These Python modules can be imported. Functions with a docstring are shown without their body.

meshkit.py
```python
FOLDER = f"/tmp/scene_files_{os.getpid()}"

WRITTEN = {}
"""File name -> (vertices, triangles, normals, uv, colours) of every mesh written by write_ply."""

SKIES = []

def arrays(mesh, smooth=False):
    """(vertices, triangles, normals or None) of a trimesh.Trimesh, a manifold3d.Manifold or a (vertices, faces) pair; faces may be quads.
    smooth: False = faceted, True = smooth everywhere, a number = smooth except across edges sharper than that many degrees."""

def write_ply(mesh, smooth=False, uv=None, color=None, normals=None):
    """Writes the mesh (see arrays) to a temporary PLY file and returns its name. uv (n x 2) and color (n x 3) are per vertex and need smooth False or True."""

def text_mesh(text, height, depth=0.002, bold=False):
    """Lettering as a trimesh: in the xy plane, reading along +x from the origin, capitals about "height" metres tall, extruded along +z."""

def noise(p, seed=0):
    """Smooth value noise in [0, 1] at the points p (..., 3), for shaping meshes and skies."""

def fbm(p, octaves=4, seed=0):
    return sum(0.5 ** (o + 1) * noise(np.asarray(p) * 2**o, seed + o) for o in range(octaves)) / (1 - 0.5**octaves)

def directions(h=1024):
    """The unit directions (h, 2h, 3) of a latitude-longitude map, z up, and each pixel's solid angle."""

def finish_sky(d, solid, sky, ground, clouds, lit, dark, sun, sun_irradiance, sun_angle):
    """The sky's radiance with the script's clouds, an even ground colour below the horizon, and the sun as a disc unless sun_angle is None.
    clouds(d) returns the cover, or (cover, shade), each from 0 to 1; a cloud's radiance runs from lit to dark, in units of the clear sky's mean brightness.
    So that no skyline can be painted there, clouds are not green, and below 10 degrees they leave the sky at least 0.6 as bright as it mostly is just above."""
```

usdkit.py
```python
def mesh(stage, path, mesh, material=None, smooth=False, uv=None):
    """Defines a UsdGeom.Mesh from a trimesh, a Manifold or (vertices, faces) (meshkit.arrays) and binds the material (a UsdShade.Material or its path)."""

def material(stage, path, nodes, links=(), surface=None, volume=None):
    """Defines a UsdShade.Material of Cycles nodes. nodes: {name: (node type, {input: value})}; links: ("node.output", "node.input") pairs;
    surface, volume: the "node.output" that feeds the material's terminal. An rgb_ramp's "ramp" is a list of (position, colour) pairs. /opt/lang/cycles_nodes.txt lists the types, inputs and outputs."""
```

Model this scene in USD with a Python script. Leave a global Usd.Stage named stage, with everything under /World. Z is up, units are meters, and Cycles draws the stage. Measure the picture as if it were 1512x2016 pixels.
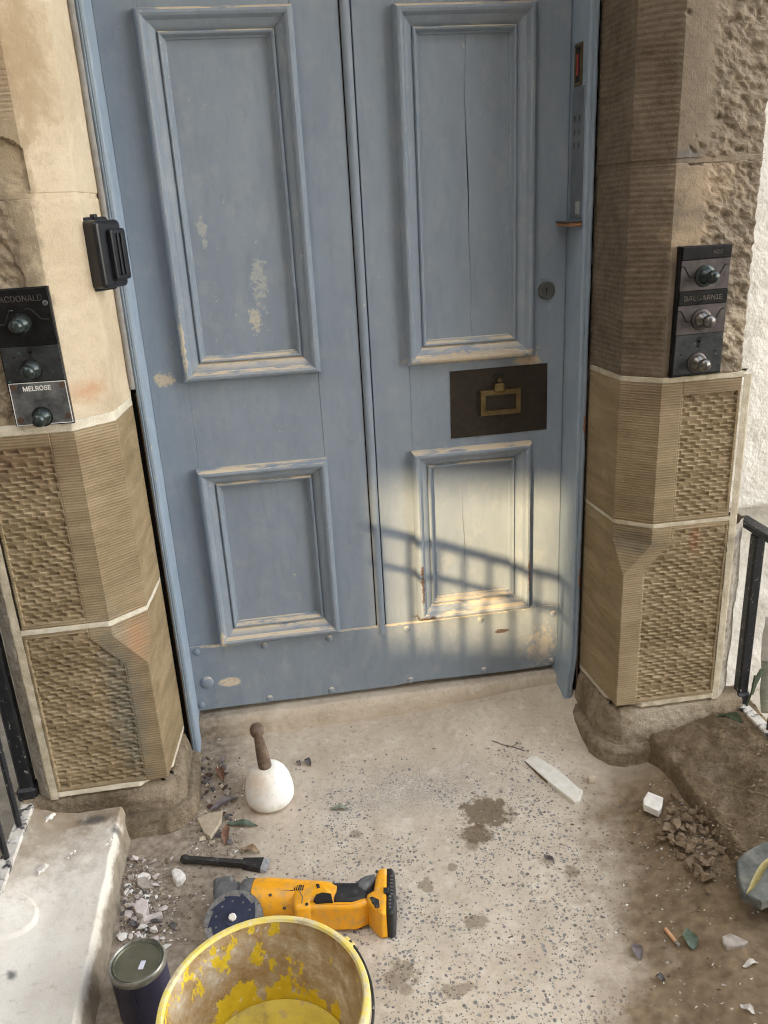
import math, random, numpy as np, trimesh, usdkit, meshkit
from pxr import Usd, UsdGeom, UsdLux, UsdShade, Gf, Sdf, Vt
from shapely.geometry import Polygon, box as sbox
random.seed(4); RNG = np.random.default_rng(11)
stage = Usd.Stage.CreateInMemory()
UsdGeom.SetStageUpAxis(stage, 'Z'); UsdGeom.SetStageMetersPerUnit(stage, 1.0)
UsdGeom.Xform.Define(stage, '/World'); UsdGeom.Scope.Define(stage, '/World/Looks')
L = '/World/Looks/'
# ------------------------------------------------------------------ camera
EYE = np.array([-0.22272451, -1.90704535, 1.20815979])
AX = np.array([[0.98729504, -0.15027878, -0.05162167], [-0.10010499, -0.33595753, -0.93654233], [0.12339975, 0.92981118, -0.34673286]])
FPX = 1621.27
cam = UsdGeom.Camera.Define(stage, '/World/camera')
_m = np.eye(4); _m[0, :3] = AX[0]; _m[1, :3] = -AX[1]; _m[2, :3] = -AX[2]; _m[3, :3] = EYE
cam.AddTransformOp().Set(Gf.Matrix4d(*_m.ravel().tolist()))
cam.CreateHorizontalApertureAttr(36.0); cam.CreateVerticalApertureAttr(48.0); cam.CreateFocalLengthAttr(36.0 * FPX / 1512)
cam.CreateClippingRangeAttr(Gf.Vec2f(0.05, 1000)); cam.CreateExposureAttr(3.95)
# ------------------------------------------------------------------ sky and sun (low sun from the left behind the viewer)
SUN_AZ, SUN_EL = math.radians(35), math.radians(13)
SUN = np.array([-math.sin(SUN_AZ) * math.cos(SUN_EL), -math.cos(SUN_AZ) * math.cos(SUN_EL), math.sin(SUN_EL)])
SKY_STRENGTH, SUN_INTENSITY = 0.15, 0.5
usdkit.material(stage, L + 'sky_air', {
    's': ('sky_texture', {'sky_type': 'single_scattering', 'sun_disc': False, 'sun_elevation': SUN_EL, 'sun_rotation': math.atan2(SUN[0], SUN[1]), 'aerosol_density': 1.5}),
    'tc': ('texture_coordinate', {}), 'n': ('noise_texture', {'scale': 2.2, 'detail': 6.0, 'roughness': 0.6}),
    'r': ('map_range', {'from_min': 0.36, 'from_max': 0.6, 'to_min': 0.25, 'to_max': 0.9, 'clamp': True}),
    'bw': ('rgb_to_bw', {}), 'cl': ('mix_color', {'blend_type': 'multiply', 'fac': 1.0, 'b': (1.55, 1.42, 1.25)}),
    'm': ('mix_color', {'use_clamp': False}), 'b': ('background_shader', {'strength': SKY_STRENGTH})},
    [('tc.generated', 'n.vector'), ('n.fac', 'r.value'), ('s.color', 'bw.color'), ('bw.val', 'cl.a'), ('r.result', 'm.fac'), ('s.color', 'm.a'), ('cl.result', 'm.b'), ('m.result', 'b.color')], surface='b.background')
dome = UsdLux.DomeLight.Define(stage, '/World/sky')
UsdShade.MaterialBindingAPI.Apply(dome.GetPrim()).Bind(UsdShade.Material.Get(stage, L + 'sky_air'))
dome.GetPrim().SetCustomDataByKey('kind', 'structure')
sun = UsdLux.DistantLight.Define(stage, '/World/sun')
sun.CreateIntensityAttr(SUN_INTENSITY); sun.CreateNormalizeAttr(True); sun.CreateAngleAttr(0.7); sun.CreateColorAttr(Gf.Vec3f(1.0, 0.78, 0.52))
_x = np.cross([0, 0, 1.0], SUN); _x /= np.linalg.norm(_x); _y = np.cross(SUN, _x)
_m = np.eye(4); _m[0, :3] = _x; _m[1, :3] = _y; _m[2, :3] = SUN
sun.AddTransformOp().Set(Gf.Matrix4d(*_m.ravel().tolist()))
# ------------------------------------------------------------------ naming helpers
USED = {}
def fresh(parent, name):
    k = USED.get((parent, name), 0); USED[(parent, name)] = k + 1
    return f'{parent}/{name}' + (f'_{k:03d}' if k else '')
ORG = {}
def tag(prim, label=None, cat=None, group=None, kind=None):
    for k, v in (('label', label), ('category', cat), ('group', group), ('kind', kind)):
        if v: prim.SetCustomDataByKey(k, v)
    return prim
def thing(name, label, cat, loc=(0, 0, 0), group=None, kind=None):
    p = fresh('/World', name); x = UsdGeom.Xform.Define(stage, p); x.AddTranslateOp().Set(Gf.Vec3d(*map(float, loc)))
    ORG[p] = np.asarray(loc, float); tag(x.GetPrim(), label, cat, group, kind); return p
def part(parent, name, mesh, m, smooth=False, label=None, kind=None):
    """world-space mesh as a part of PARENT (a path)"""
    v, f, n = meshkit.arrays(mesh, False); o = ORG[parent]; p = fresh(parent, name)
    usdkit.mesh(stage, p, (v - o, f), L + m, smooth); ORG[p] = o
    tag(stage.GetPrimAtPath(p), label, kind=kind); return p
def solo(name, mesh, m, label=None, cat=None, group=None, kind=None, smooth=False):
    p = fresh('/World', name); usdkit.mesh(stage, p, mesh, L + m, smooth); tag(stage.GetPrimAtPath(p), label, cat, group, kind); ORG[p] = np.zeros(3); return p
# ------------------------------------------------------------------ shape helpers
cat_ = trimesh.util.concatenate
def ray_z(u, v, z):
    d = AX.T @ np.array([(u - 756) / FPX, (v - 1008) / FPX, 1.0]); return EYE + d * (z - EYE[2]) / d[2]
def bx(x0, x1, y0, y1, z0, z1, ch=0.0):
    if ch <= 0:
        b = trimesh.creation.box((x1 - x0, y1 - y0, z1 - z0)); b.apply_translation(((x0 + x1) / 2, (y0 + y1) / 2, (z0 + z1) / 2)); return b
    P = []
    for x, sx in ((x0, 1), (x1, -1)):
        for y, sy in ((y0, 1), (y1, -1)):
            for z, sz in ((z0, 1), (z1, -1)):
                P += [(x, y + sy * ch, z + sz * ch), (x + sx * ch, y, z + sz * ch), (x + sx * ch, y + sy * ch, z)]
    return trimesh.convex.convex_hull(np.array(P))
def frame_axes(axis):
    a = np.asarray(axis, float); a = a / np.linalg.norm(a); h = np.array([0, 0, 1.0]) if abs(a[2]) < .9 else np.array([1.0, 0, 0])
    x = np.cross(h, a); x /= np.linalg.norm(x); return x, np.cross(a, x), a
def lathe(prof, c=(0, 0, 0), axis=(0, 0, 1), n=32):
    x, y, a = frame_axes(axis); prof = np.asarray(prof, float); t = np.arange(n) / n * 2 * math.pi
    ring = np.cos(t)[:, None] * x + np.sin(t)[:, None] * y
    V = (np.asarray(c) + prof[:, 1, None, None] * a + prof[:, 0, None, None] * ring).reshape(-1, 3); F = []
    for i in range(len(prof) - 1):
        for j in range(n):
            k = (j + 1) % n; F.append((i * n + j, i * n + k, (i + 1) * n + k, (i + 1) * n + j))
    F = np.array(F); F = np.vstack([F[:, [0, 1, 2]], F[:, [0, 2, 3]]])
    return trimesh.Trimesh(V, F, process=False)
def tube(P, r, n=8, cap=True):
    P = np.asarray(P, float); r = np.broadcast_to(r, len(P)); T = np.gradient(P, axis=0); V = []
    x = frame_axes(T[0])[0]
    for p, t, q in zip(P, T, r):
        t = t / np.linalg.norm(t); x = x - t * (x @ t); x /= np.linalg.norm(x); y = np.cross(t, x)
        for k in range(n):
            a = 2 * math.pi * k / n; V.append(p + q * (math.cos(a) * x + math.sin(a) * y))
    F = []
    for i in range(len(P) - 1):
        for j in range(n):
            k = (j + 1) % n; F += [(i * n + j, i * n + k, (i + 1) * n + k), (i * n + j, (i + 1) * n + k, (i + 1) * n + j)]
    if cap:
        V += [P[0], P[-1]]; e = len(V) - 2
        for j in range(n):
            k = (j + 1) % n; F += [(e, k, j), (e + 1, (len(P) - 1) * n + j, (len(P) - 1) * n + k)]
    return trimesh.Trimesh(np.array(V), np.array(F), process=False)
def inset(p, d):
    p = np.asarray(p, float); a = np.roll(p, 1, 0) - p; b = np.roll(p, -1, 0) - p
    a /= np.maximum(np.linalg.norm(a, axis=1, keepdims=True), 1e-9); b /= np.maximum(np.linalg.norm(b, axis=1, keepdims=True), 1e-9)
    n1 = np.stack([a[:, 1], -a[:, 0]], 1); n2 = np.stack([-b[:, 1], b[:, 0]], 1); m = n1 + n2
    m /= np.maximum((m * m).sum(1, keepdims=True), .5) / 2
    return p + m * d
def bevel(poly, h, r, n=3, both=False):
    """outline (counter-clockwise) raised to height h in local z with a rounded top edge"""
    poly = np.asarray(poly, float)
    if Polygon(poly).exterior.is_ccw is False: poly = poly[::-1]
    rings = [np.column_stack([inset(poly, r if both else 0), np.zeros(len(poly))])]
    if both: rings.append(np.column_stack([poly, np.full(len(poly), r)]))
    for k in range(n + 1):
        a = k / n * math.pi / 2; rings.append(np.column_stack([inset(poly, r * (1 - math.cos(a))), np.full(len(poly), h - r + r * math.sin(a))]))
    N = len(poly); V = np.vstack(rings); F = []
    for i in range(len(rings) - 1):
        for j in range(N):
            k = (j + 1) % N; F += [(i * N + j, i * N + k, (i + 1) * N + k), (i * N + j, (i + 1) * N + k, (i + 1) * N + j)]
    import mapbox_earcut as me
    t = me.triangulate_float64(rings[-1][:, :2].copy(), np.array([N], np.uint32)).reshape(-1, 3).astype(int)
    F += (t + (len(rings) - 1) * N).tolist()
    t = me.triangulate_float64(rings[0][:, :2].copy(), np.array([N], np.uint32)).reshape(-1, 3).astype(int); F += t[:, ::-1].tolist()
    m = trimesh.Trimesh(V, np.array(F), process=False); m.fix_normals() if False else None
    return m
def place(mesh, o, x, y, z=None):
    x, y = np.asarray(x, float), np.asarray(y, float); z = np.cross(x, y) if z is None else np.asarray(z, float)
    m = mesh.copy(); m.vertices = np.asarray(o) + m.vertices @ np.array([x, y, z]); return m
def front(mesh, x=0, y=0, z=0):
    """a mesh drawn in its xy plane, set upright facing -y"""
    return place(mesh, (x, y, z), (1, 0, 0), (0, 0, 1), (0, -1, 0))
def rrect(w, h, r, n=4, c=(0, 0)):
    P = []
    for cx, cy, a0 in ((w / 2 - r, h / 2 - r, 0), (-w / 2 + r, h / 2 - r, 90), (-w / 2 + r, -h / 2 + r, 180), (w / 2 - r, -h / 2 + r, 270)):
        for k in range(n + 1):
            a = math.radians(a0 + 90 * k / n); P.append((c[0] + cx + r * math.cos(a), c[1] + cy + r * math.sin(a)))
    return np.array(P)
def grid_faces(n, m):
    i, j = np.meshgrid(np.arange(n - 1), np.arange(m - 1), indexing='ij'); a = (i * m + j).ravel()
    return np.vstack([np.column_stack([a, a + m, a + m + 1]), np.column_stack([a, a + m + 1, a + 1])])
def fbm(x, y, z, s, o=4, seed=0):
    return meshkit.fbm(np.stack(np.broadcast_arrays(x, y, z), -1) * s + 137.3, o, seed) - .5
def sstep(a, b, x): t = np.clip((x - a) / (b - a), 0, 1); return t * t * (3 - 2 * t)
# ------------------------------------------------------------------ materials
class Out(str): pass
class G:
    def __init__(s): s.nodes, s.links, s.k = {}, [], 0
    def n(s, kind, out=None, **a):
        nm = f'n{s.k}'; s.k += 1; vals = {}
        for k, v in a.items():
            if isinstance(v, Out): s.links.append((str(v), f'{nm}.{k}'))
            else: vals[k] = v
        s.nodes[nm] = (kind, vals); o = {'geometry': 'position', 'noise_texture': 'fac', 'mapping': 'vector', 'rgb_ramp': 'color', 'mix_color': 'result', 'map_range': 'result', 'math': 'value', 'voronoi_texture': 'distance', 'bump': 'normal', 'principled_bsdf': 'BSDF', 'vector_math': 'vector', 'wave_texture': 'fac', 'separate_xyz': 'z', 'object_info': 'random', 'texture_coordinate': 'object', 'attribute': 'fac'}
        return Out(f'{nm}.{out or o.get(kind, "result")}')
    def pos(s): return s.n('geometry')
    def sc(s, v, scale): return s.n('mapping', vector=v, scale=scale if np.ndim(scale) else (scale,) * 3)
    def noise(s, v, scale=1, detail=4.0, rough=.55, dist=0.0): return s.n('noise_texture', vector=s.sc(v, scale), scale=1.0, detail=float(detail), roughness=rough, distortion=dist)
    def ramp(s, f, *st): return s.n('rgb_ramp', fac=f, ramp=list(st))
    def mr(s, f, a, b, c=0.0, d=1.0): return s.n('map_range', value=f, from_min=float(a), from_max=float(b), to_min=float(c), to_max=float(d), clamp=True)
    def mix(s, f, a, b, mode='mix'): return s.n('mix_color', fac=f, a=a, b=b, blend_type=mode)
    def ma(s, op, a, b=0.0): return s.n('math', math_type=op, value1=a, value2=b)
    def bump(s, h, strength=.5, dist=.002, normal=None):
        a = dict(height=h, strength=strength, distance=dist)
        if normal is not None: a['normal'] = normal
        return s.n('bump', **a)
    def spot(s, v, c, r, wob=.35, ns=60, soft=.25):
        """mask of one stain or patch of its own shape"""
        d = s.n('vector_math', vector1=v, vector2=tuple(map(float, c)), math_type='subtract'); d = s.n('vector_math', vector1=d, vector2=tuple(1 / x for x in r), math_type='multiply')
        l = s.n('vector_math', out='value', vector1=d, math_type='length'); q = s.noise(v, ns, 5, .65)
        l = s.ma('add', l, s.ma('multiply', s.ma('subtract', q, .5), wob * 4)); return s.mr(l, 1 - soft, 1 + soft, 1, 0)
    def pbsdf(s, color, rough=.7, normal=None, **k):
        a = dict(base_color=color, roughness=rough, **k)
        if normal is not None: a['normal'] = normal
        return s.n('principled_bsdf', **a)
def mat(name, fn):
    g = G(); o = fn(g); usdkit.material(stage, L + name, g.nodes, g.links, surface=str(o))
def simple(name, stops, scale=30, detail=5, rough=.6, bs=200, bump=.3, bd=.001, **k):
    def fn(g):
        p = g.pos(); c = g.ramp(g.noise(p, scale, detail, .6), *stops); nb = g.bump(g.noise(p, bs, 4), bump, bd)
        return g.pbsdf(c, rough, nb, **k)
    mat(name, fn)
CREAM = (.62, .52, .38)
def paint(spots=(), wear=.5, base=((.195, .24, .30), (.25, .30, .365)), flecks=.0):
    def fn(g):
        p = g.pos()
        c = g.ramp(g.noise(p, (7, 7, 3), 5, .6), (.3, base[0]), (.7, base[1]))
        c = g.mix(g.mr(g.noise(p, 420, 2), .35, .7, 0, .22), c, (.30, .34, .38)); c = g.mix(g.mr(g.noise(p, (60, 60, 14), 6, .7), .50, .70, 0, .28), c, tuple(.72 * x for x in base[0])); c = g.mix(g.mr(g.noise(p, 130, 5, .75), .62, .68, 0, .35), c, (.12, .13, .15)); c = g.mix(g.mr(g.noise(p, (22, 22, 16), 6, .68), .52, .70, 0, .4), c, (.335, .355, .37))
        # rubbed upward ledges show the undercoat
        nz = g.n('separate_xyz', vector=g.n('geometry', out='normal'))
        led = g.ma('multiply', g.mr(nz, .35, .8), g.mr(g.noise(p, (9, 30, 34), 5, .7), .57 - .3 * wear, .66 - .3 * wear))
        c = g.mix(led, c, CREAM)
        z = g.n('separate_xyz', out='z', vector=p)
        m = g.ma('multiply', g.mr(g.noise(p, (70, 70, 45), 6, .72), .655 - flecks, .675 - flecks), g.mr(g.noise(p, 4.2, 2), .46, .58))
        c = g.mix(m, c, (.50, .46, .38))
        m2 = g.ma('multiply', g.mr(g.noise(g.sc(p, 1), (55, 55, 28), 5, .7), .70, .715), g.mr(z, .75, .2, 0, 1))
        x = g.n('separate_xyz', out='x', vector=p); m2 = g.ma('multiply', m2, g.mr(x, -.05, .3, .15, 1))
        c = g.mix(m2, c, (.10, .055, .03))
        for ctr, r, col, wob in spots: c = g.mix(g.ma('multiply', g.spot(p, ctr, r, wob, 70, .2), g.mr(g.noise(p, 160, 5, .7), .36, .46, .25, .95)), c, col)
        b = g.bump(g.noise(p, (260, 260, 60), 3), .15, .0006); b = g.bump(g.noise(p, 60, 5, .6), .12, .002, b)
        return g.pbsdf(c, g.mr(g.noise(p, 25, 4), .3, .7, .42, .62), b, specular_ior_level=.4)
    return fn
mat('paint_door', paint([((-.455, 0, .868), (.022, 1, .014), CREAM, .7), ((-.235, 0, .985), (.012, 1, .020), (.48, .45, .38), 1.3), ((-.22, 0, 1.06), (.012, 1, .05), (.36, .38, .38), 1.6), ((-.33, 0, 1.18), (.008, 1, .025), (.36, .38, .38), 1.5),
    ((-.40, 0, .93), (.005, 1, .06), (.5, .45, .36), .9), ((.26, 0, .868), (.14, 1, .012), (.50, .42, .30), .6), ((.40, 0, .846), (.03, 1, .012), (.50, .40, .28), .6), ((.401, 0, .29), (.004, 1, .06), (.13, .07, .04), 1.0), ((.118, 0, .30), (.004, 1, .05), (.12, .07, .045), 1.1), ((.402, 0, .45), (.003, 1, .05), (.13, .08, .05), 1.1), ((.13, 0, .198), (.03, 1, .006), (.10, .06, .04), 1.1), ((-.40, 0, .205), (.006, 1, .022), CREAM, .8)], .55))
mat('paint_plate', paint([((-.398, 0, .072), (.027, 1, .013), (.66, .55, .42), .12), ((-.40, 0, .182), (.05, 1, .005), CREAM, .4), ((.10, 0, .183), (.3, 1, .004), (.55, .48, .38), .5), ((.44, 0, .06), (.035, 1, .05), (.36, .35, .33), 1.2), ((.33, 0, .125), (.02, 1, .006), (.07, .04, .03), .5)], .5, ((.18, .22, .275), (.235, .28, .335))))
mat('paint_frame', paint([((.51, -.09, .7), (.006, 1, .02), (.28, .13, .06), .5), ((.51, -.09, .30), (.005, 1, .025), (.30, .15, .07), .6)], .4, ((.23, .30, .39), (.31, .39, .49))))
def stone(c0, c1, c2, bed=6, speck=.35, spots=(), bs=350, bump=.5, bd=.0012, rough=.9, zs=28, mid=0, cb=0, tooled=False):
    def fn(g):
        p = g.pos(); c = g.ramp(g.noise(p, (bed, bed, zs), 6, .62, .6), (.28, c0), (.5, c1), (.72, c2))
        c = g.mix(g.mr(g.noise(p, 480, 3), .38, .68, 0, speck), c, tuple(.42 * x for x in c0))
        c = g.mix(g.mr(g.noise(p, 5, 3), .5, .75, 0, .5), c, c2)
        if mid: c = g.mix(g.mr(g.noise(p, 42, 6, .7), .44, .60, 0, mid), c, c2); c = g.mix(g.mr(g.noise(p, 65, 6, .72), .52, .66, 0, mid), c, tuple(.5 * x for x in c0))
        for ctr, r, col, wob in spots: c = g.mix(g.ma('multiply', g.spot(p, ctr, r, wob, 40, .6), .75), c, col)
        if tooled: c = g.mix(g.ma('multiply', g.n('attribute', attribute='bruise'), .8), c, (.62, .53, .385))
        b = g.bump(g.noise(p, bs, 5, .65), bump, bd)
        if cb: b = g.bump(g.noise(p, 75, 6, .7), .8, cb, b)
        return g.pbsdf(c, rough, b, specular_ior_level=.25)
    return fn
mat('stone_tooled', stone((.185, .135, .074), (.265, .20, .115), (.37, .29, .185), tooled=True, mid=.12, spots=[((-.555, -.28, .375), (.022, .05, .04), (.31, .165, .085), .6), ((-.60, -.3, .22), (.03, .05, .17), (.13, .13, .11), .6), ((.70, -.3, .46), (.012, .05, .03), (.26, .13, .07), .4), ((-.72, -.3, .79), (.12, .05, .05), (.17, .11, .065), .5), ((.60, -.3, .80), (.2, .05, .04), (.17, .12, .075), .5), ((.56, -.27, .47), (.05, .05, .025), (.12, .10, .075), .5)]))
mat('stone_pale', stone((.48, .385, .265), (.60, .495, .35), (.71, .61, .47), bed=5, speck=.12, zs=8, bump=.6, bd=.002, mid=.16, cb=.003, spots=[((-.60, -.3, 1.48), (.05, .05, .12), (.36, .25, .14), .5), ((-.70, -.3, 1.3), (.085, .016, .36), (.17, .13, .09), .5), ((-.70, -.3, 1.3), (.08, .016, .3), (.2, .155, .11), .4), ((-.70, -.3, 1.02), (.060, .016, .22), (.19, .15, .105), .5), ((-.615, -.29, 1.34), (.02, .03, .10), (.42, .33, .22), .8), ((-.57, -.27, 1.50), (.03, .04, .12), (.40, .30, .185), .6), ((-.56, -.3, .905), (.03, .05, .02), (.50, .25, .12), .4)]))
mat('stone_brown_lit_front', stone((.11, .082, .056), (.165, .128, .09), (.25, .20, .15), bed=8, speck=.35, zs=10, bump=.7, bd=.002, mid=.3, cb=.004, spots=[((.72, -.3, 1.25), (.11, .012, .6), (.33, .275, .205), .3), ((.62, -.3, 1.27), (.025, .05, .012), (.13, .13, .14), .6), ((.66, -.3, 1.22), (.06, .05, .04), (.42, .32, .22), .6), ((.63, -.3, 1.12), (.04, .05, .03), (.45, .34, .22), .7), ((.74, -.3, .93), (.05, .05, .04), (.48, .40, .30), .8)]))  # first spot pales the front face to imitate the light it catches
mat('stone_base', stone((.22, .16, .095), (.32, .25, .165), (.46, .38, .28), bed=14, speck=.4, zs=14, bump=.8, bd=.004, mid=.55, cb=.016, spots=[((-.66, -.32, -.03), (.14, .05, .05), (.085, .06, .035), .5), ((-.57, -.33, -.01), (.05, .05, .035), (.55, .45, .33), .6), ((.53, -.15, -.02), (.03, .03, .05), (.15, .11, .06), .5), ((.66, -.33, .0), (.10, .06, .05), (.58, .51, .40), .6)]))
mat('stone_side', stone((.30, .25, .19), (.45, .40, .33), (.60, .56, .49), bed=20, speck=.4, zs=12, bump=.8, bd=.004, mid=.6, cb=.008))
simple('mortar', [(.3, (.56, .50, .39)), (.7, (.72, .67, .56))], 40, 5, .95, 300, .7, .002)
simple('mortar_buff', [(.3, (.40, .34, .24)), (.7, (.58, .52, .41))], 40, 6, .95, 300, .7, .002); simple('mortar_grey', [(.3, (.24, .23, .22)), (.7, (.33, .32, .31))], 50, 5, .8, 200, .5, .002)
simple('white_render', [(.3, (.70, .66, .58)), (.7, (.84, .82, .77))], 9, 6, .9, 70, .9, .006)
FLOOR_SPOTS = [((.175, -.41, 0), (.060, .055, .3), .6), ((.135, -.475, 0), (.035, .032, .3), .5), ((.115, -.505, 0), (.016, .02, .3), .5), ((-.09, -.80, 0), (.030, .035, .3), .9), ((-.13, -.42, 0), (.014, .016, .3), .4), ((-.005, -.60, 0), (.015, .02, .3), .7), ((.0, -.845, 0), (.03, .016, .3), .8), ((.30, -.62, 0), (.014, .02, .3), .8), ((-.44, -.07, 0), (.016, .012, .3), .5), ((.06, -.56, 0), (.011, .012, .3), .4), ((.07, -.71, 0), (.025, .02, .3), .7)]
def floor_mat(g):
    p = g.pos(); c = g.ramp(g.noise(p, 9, 6, .6), (.3, (.46, .385, .30)), (.55, (.55, .475, .38)), (.75, (.62, .555, .46)))
    c = g.mix(g.mr(g.noise(p, 55, 6, .72), .48, .66, 0, .5), c, (.35, .285, .21)); c = g.mix(g.mr(g.noise(p, 26, 6, .7), .56, .68, 0, .5), c, (.70, .65, .57)); c = g.mix(g.mr(g.noise(p, 120, 5, .75), .60, .66, 0, .5), c, (.22, .17, .13))
    # exposed aggregate where the skin has worn off
    cover = g.mr(g.noise(p, 5.5, 5, .65), .40, .54)
    x = g.n('separate_xyz', out='x', vector=p); y = g.n('separate_xyz', out='y', vector=p)
    cover = g.ma('multiply', cover, g.mr(g.ma('subtract', x, g.ma('multiply', y, .12)), -.30, -.08, .0, 1)); cover = g.ma('multiply', cover, g.mr(y, -.14, -.28, 0, 1)); cover = g.ma('multiply', cover, g.mr(x, .30, .46, 1, 0))
    pw = g.n('vector_math', vector1=p, vector2=g.n('vector_math', out='vector', vector1=g.n('noise_texture', out='color', vector=g.sc(p, 160), scale=1.0, detail=2.0), vector2=(.0045, .0045, .0), math_type='multiply'), math_type='add')
    for sc_, r0, dens in ((105, .33, .40), (195, .33, .50)):
        v = g.n('voronoi_texture', vector=g.sc(pw, (sc_, sc_, 0.01)), scale=1.0, randomness=1.0); vc = g.n('voronoi_texture', out='color', vector=g.sc(pw, (sc_, sc_, 0.01)), scale=1.0, randomness=1.0)
        pick = g.n('separate_color', out='r', color=vc); tone = g.n('separate_color', out='g', color=vc)
        m = g.ma('multiply', g.mr(v, r0, r0 + .08, 1, 0), g.ma('less_than', pick, g.ma('multiply', cover, dens)))
        c = g.mix(g.ma('multiply', m, .88), c, g.ramp(tone, (.0, (.085, .085, .088)), (.5, (.17, .175, .18)), (.85, (.25, .24, .225)), (1.0, (.19, .13, .10))))
    gm = g.ma('multiply', g.spot(p, (.0, -.30, 0), (.20, .07, .5), .5, 14, .7), g.mr(g.noise(p, 300, 3), .40, .62)); c = g.mix(g.ma('multiply', gm, .7), c, (.19, .19, .19))
    for ctr, r, wob in FLOOR_SPOTS: c = g.mix(g.ma('multiply', g.spot(p, ctr, r, wob * .8, 42, .16), (.86 if r[0] > .034 else .55)), c, (.135, .095, .055))
    # earth spread from the bed on the right, rubble dust on the left
    e = g.ma('add', g.ma('add', x, g.ma('multiply', y, -.28)), g.ma('multiply', g.ma('subtract', g.noise(p, 9, 5, .65), .5), .42)); e = g.ma('multiply', g.mr(e, .47, .62), g.mr(y, -.22, -.42, 0, 1))
    c = g.mix(e, c, g.ramp(g.noise(p, 45, 5), (.3, (.13, .09, .052)), (.7, (.25, .185, .115))))
    e2 = g.ma('add', g.ma('multiply', x, -1.0), g.ma('multiply', g.ma('subtract', g.noise(p, 8, 5, .6), .5), .36)); c = g.mix(g.ma('multiply', g.mr(e2, .30, .44), .9), c, g.ramp(g.noise(p, 70, 5), (.3, (.15, .115, .08)), (.7, (.36, .30, .235))))
    b = g.bump(g.noise(p, 220, 5, .65), .5, .0015); b = g.bump(g.noise(p, 30, 4), .3, .004, b)
    return g.pbsdf(c, .88, b, specular_ior_level=.3)
mat('concrete_floor', floor_mat)
def coping_mat(g):
    p = g.pos(); c = g.ramp(g.noise(p, 7, 6, .6), (.3, (.66, .60, .51)), (.6, (.78, .74, .67)), (.8, (.82, .79, .73)))
    c = g.mix(g.mr(g.noise(p, 500, 3), .42, .7, 0, .25), c, (.38, .33, .27)); c = g.mix(g.mr(g.noise(p, 45, 6, .72), .56, .68, 0, .45), c, (.42, .36, .29))
    for ctr, r, wob in [((-.80, -.36, 0), (.09, .13, .5), .6), ((-.69, -.33, 0), (.05, .02, .5), .8), ((-.72, -.30, 0), (.16, .05, .5), .5)]: c = g.mix(g.ma('multiply', g.spot(p, ctr, r, wob, 30, .7), .8), c, (.26, .20, .135))
    for ctr, r in [((-.70, -.335, 0), (.03, .012, .5)), ((-.775, -.73, 0), (.008, .009, .5)), ((-.647, -.375, 0), (.012, .012, .5))]: c = g.mix(g.ma('multiply', g.spot(p, ctr, r, .35, 60, .5), .8), c, (.07, .07, .07))
    x = g.n('separate_xyz', out='x', vector=p); z = g.n('separate_xyz', out='z', vector=p)
    c = g.mix(g.ma('multiply', g.mr(g.ma('add', z, g.ma('multiply', g.ma('subtract', g.noise(p, 30, 5, .65), .5), .05)), -.048, -.066, 0, 1), .9), c, g.ramp(g.noise(p, 40, 5), (.3, (.17, .135, .09)), (.7, (.33, .27, .2))))
    return g.pbsdf(c, .85, g.bump(g.noise(p, 160, 5, .6), .4, .0015), specular_ior_level=.3)
mat('coping_dusty', coping_mat)
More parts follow.
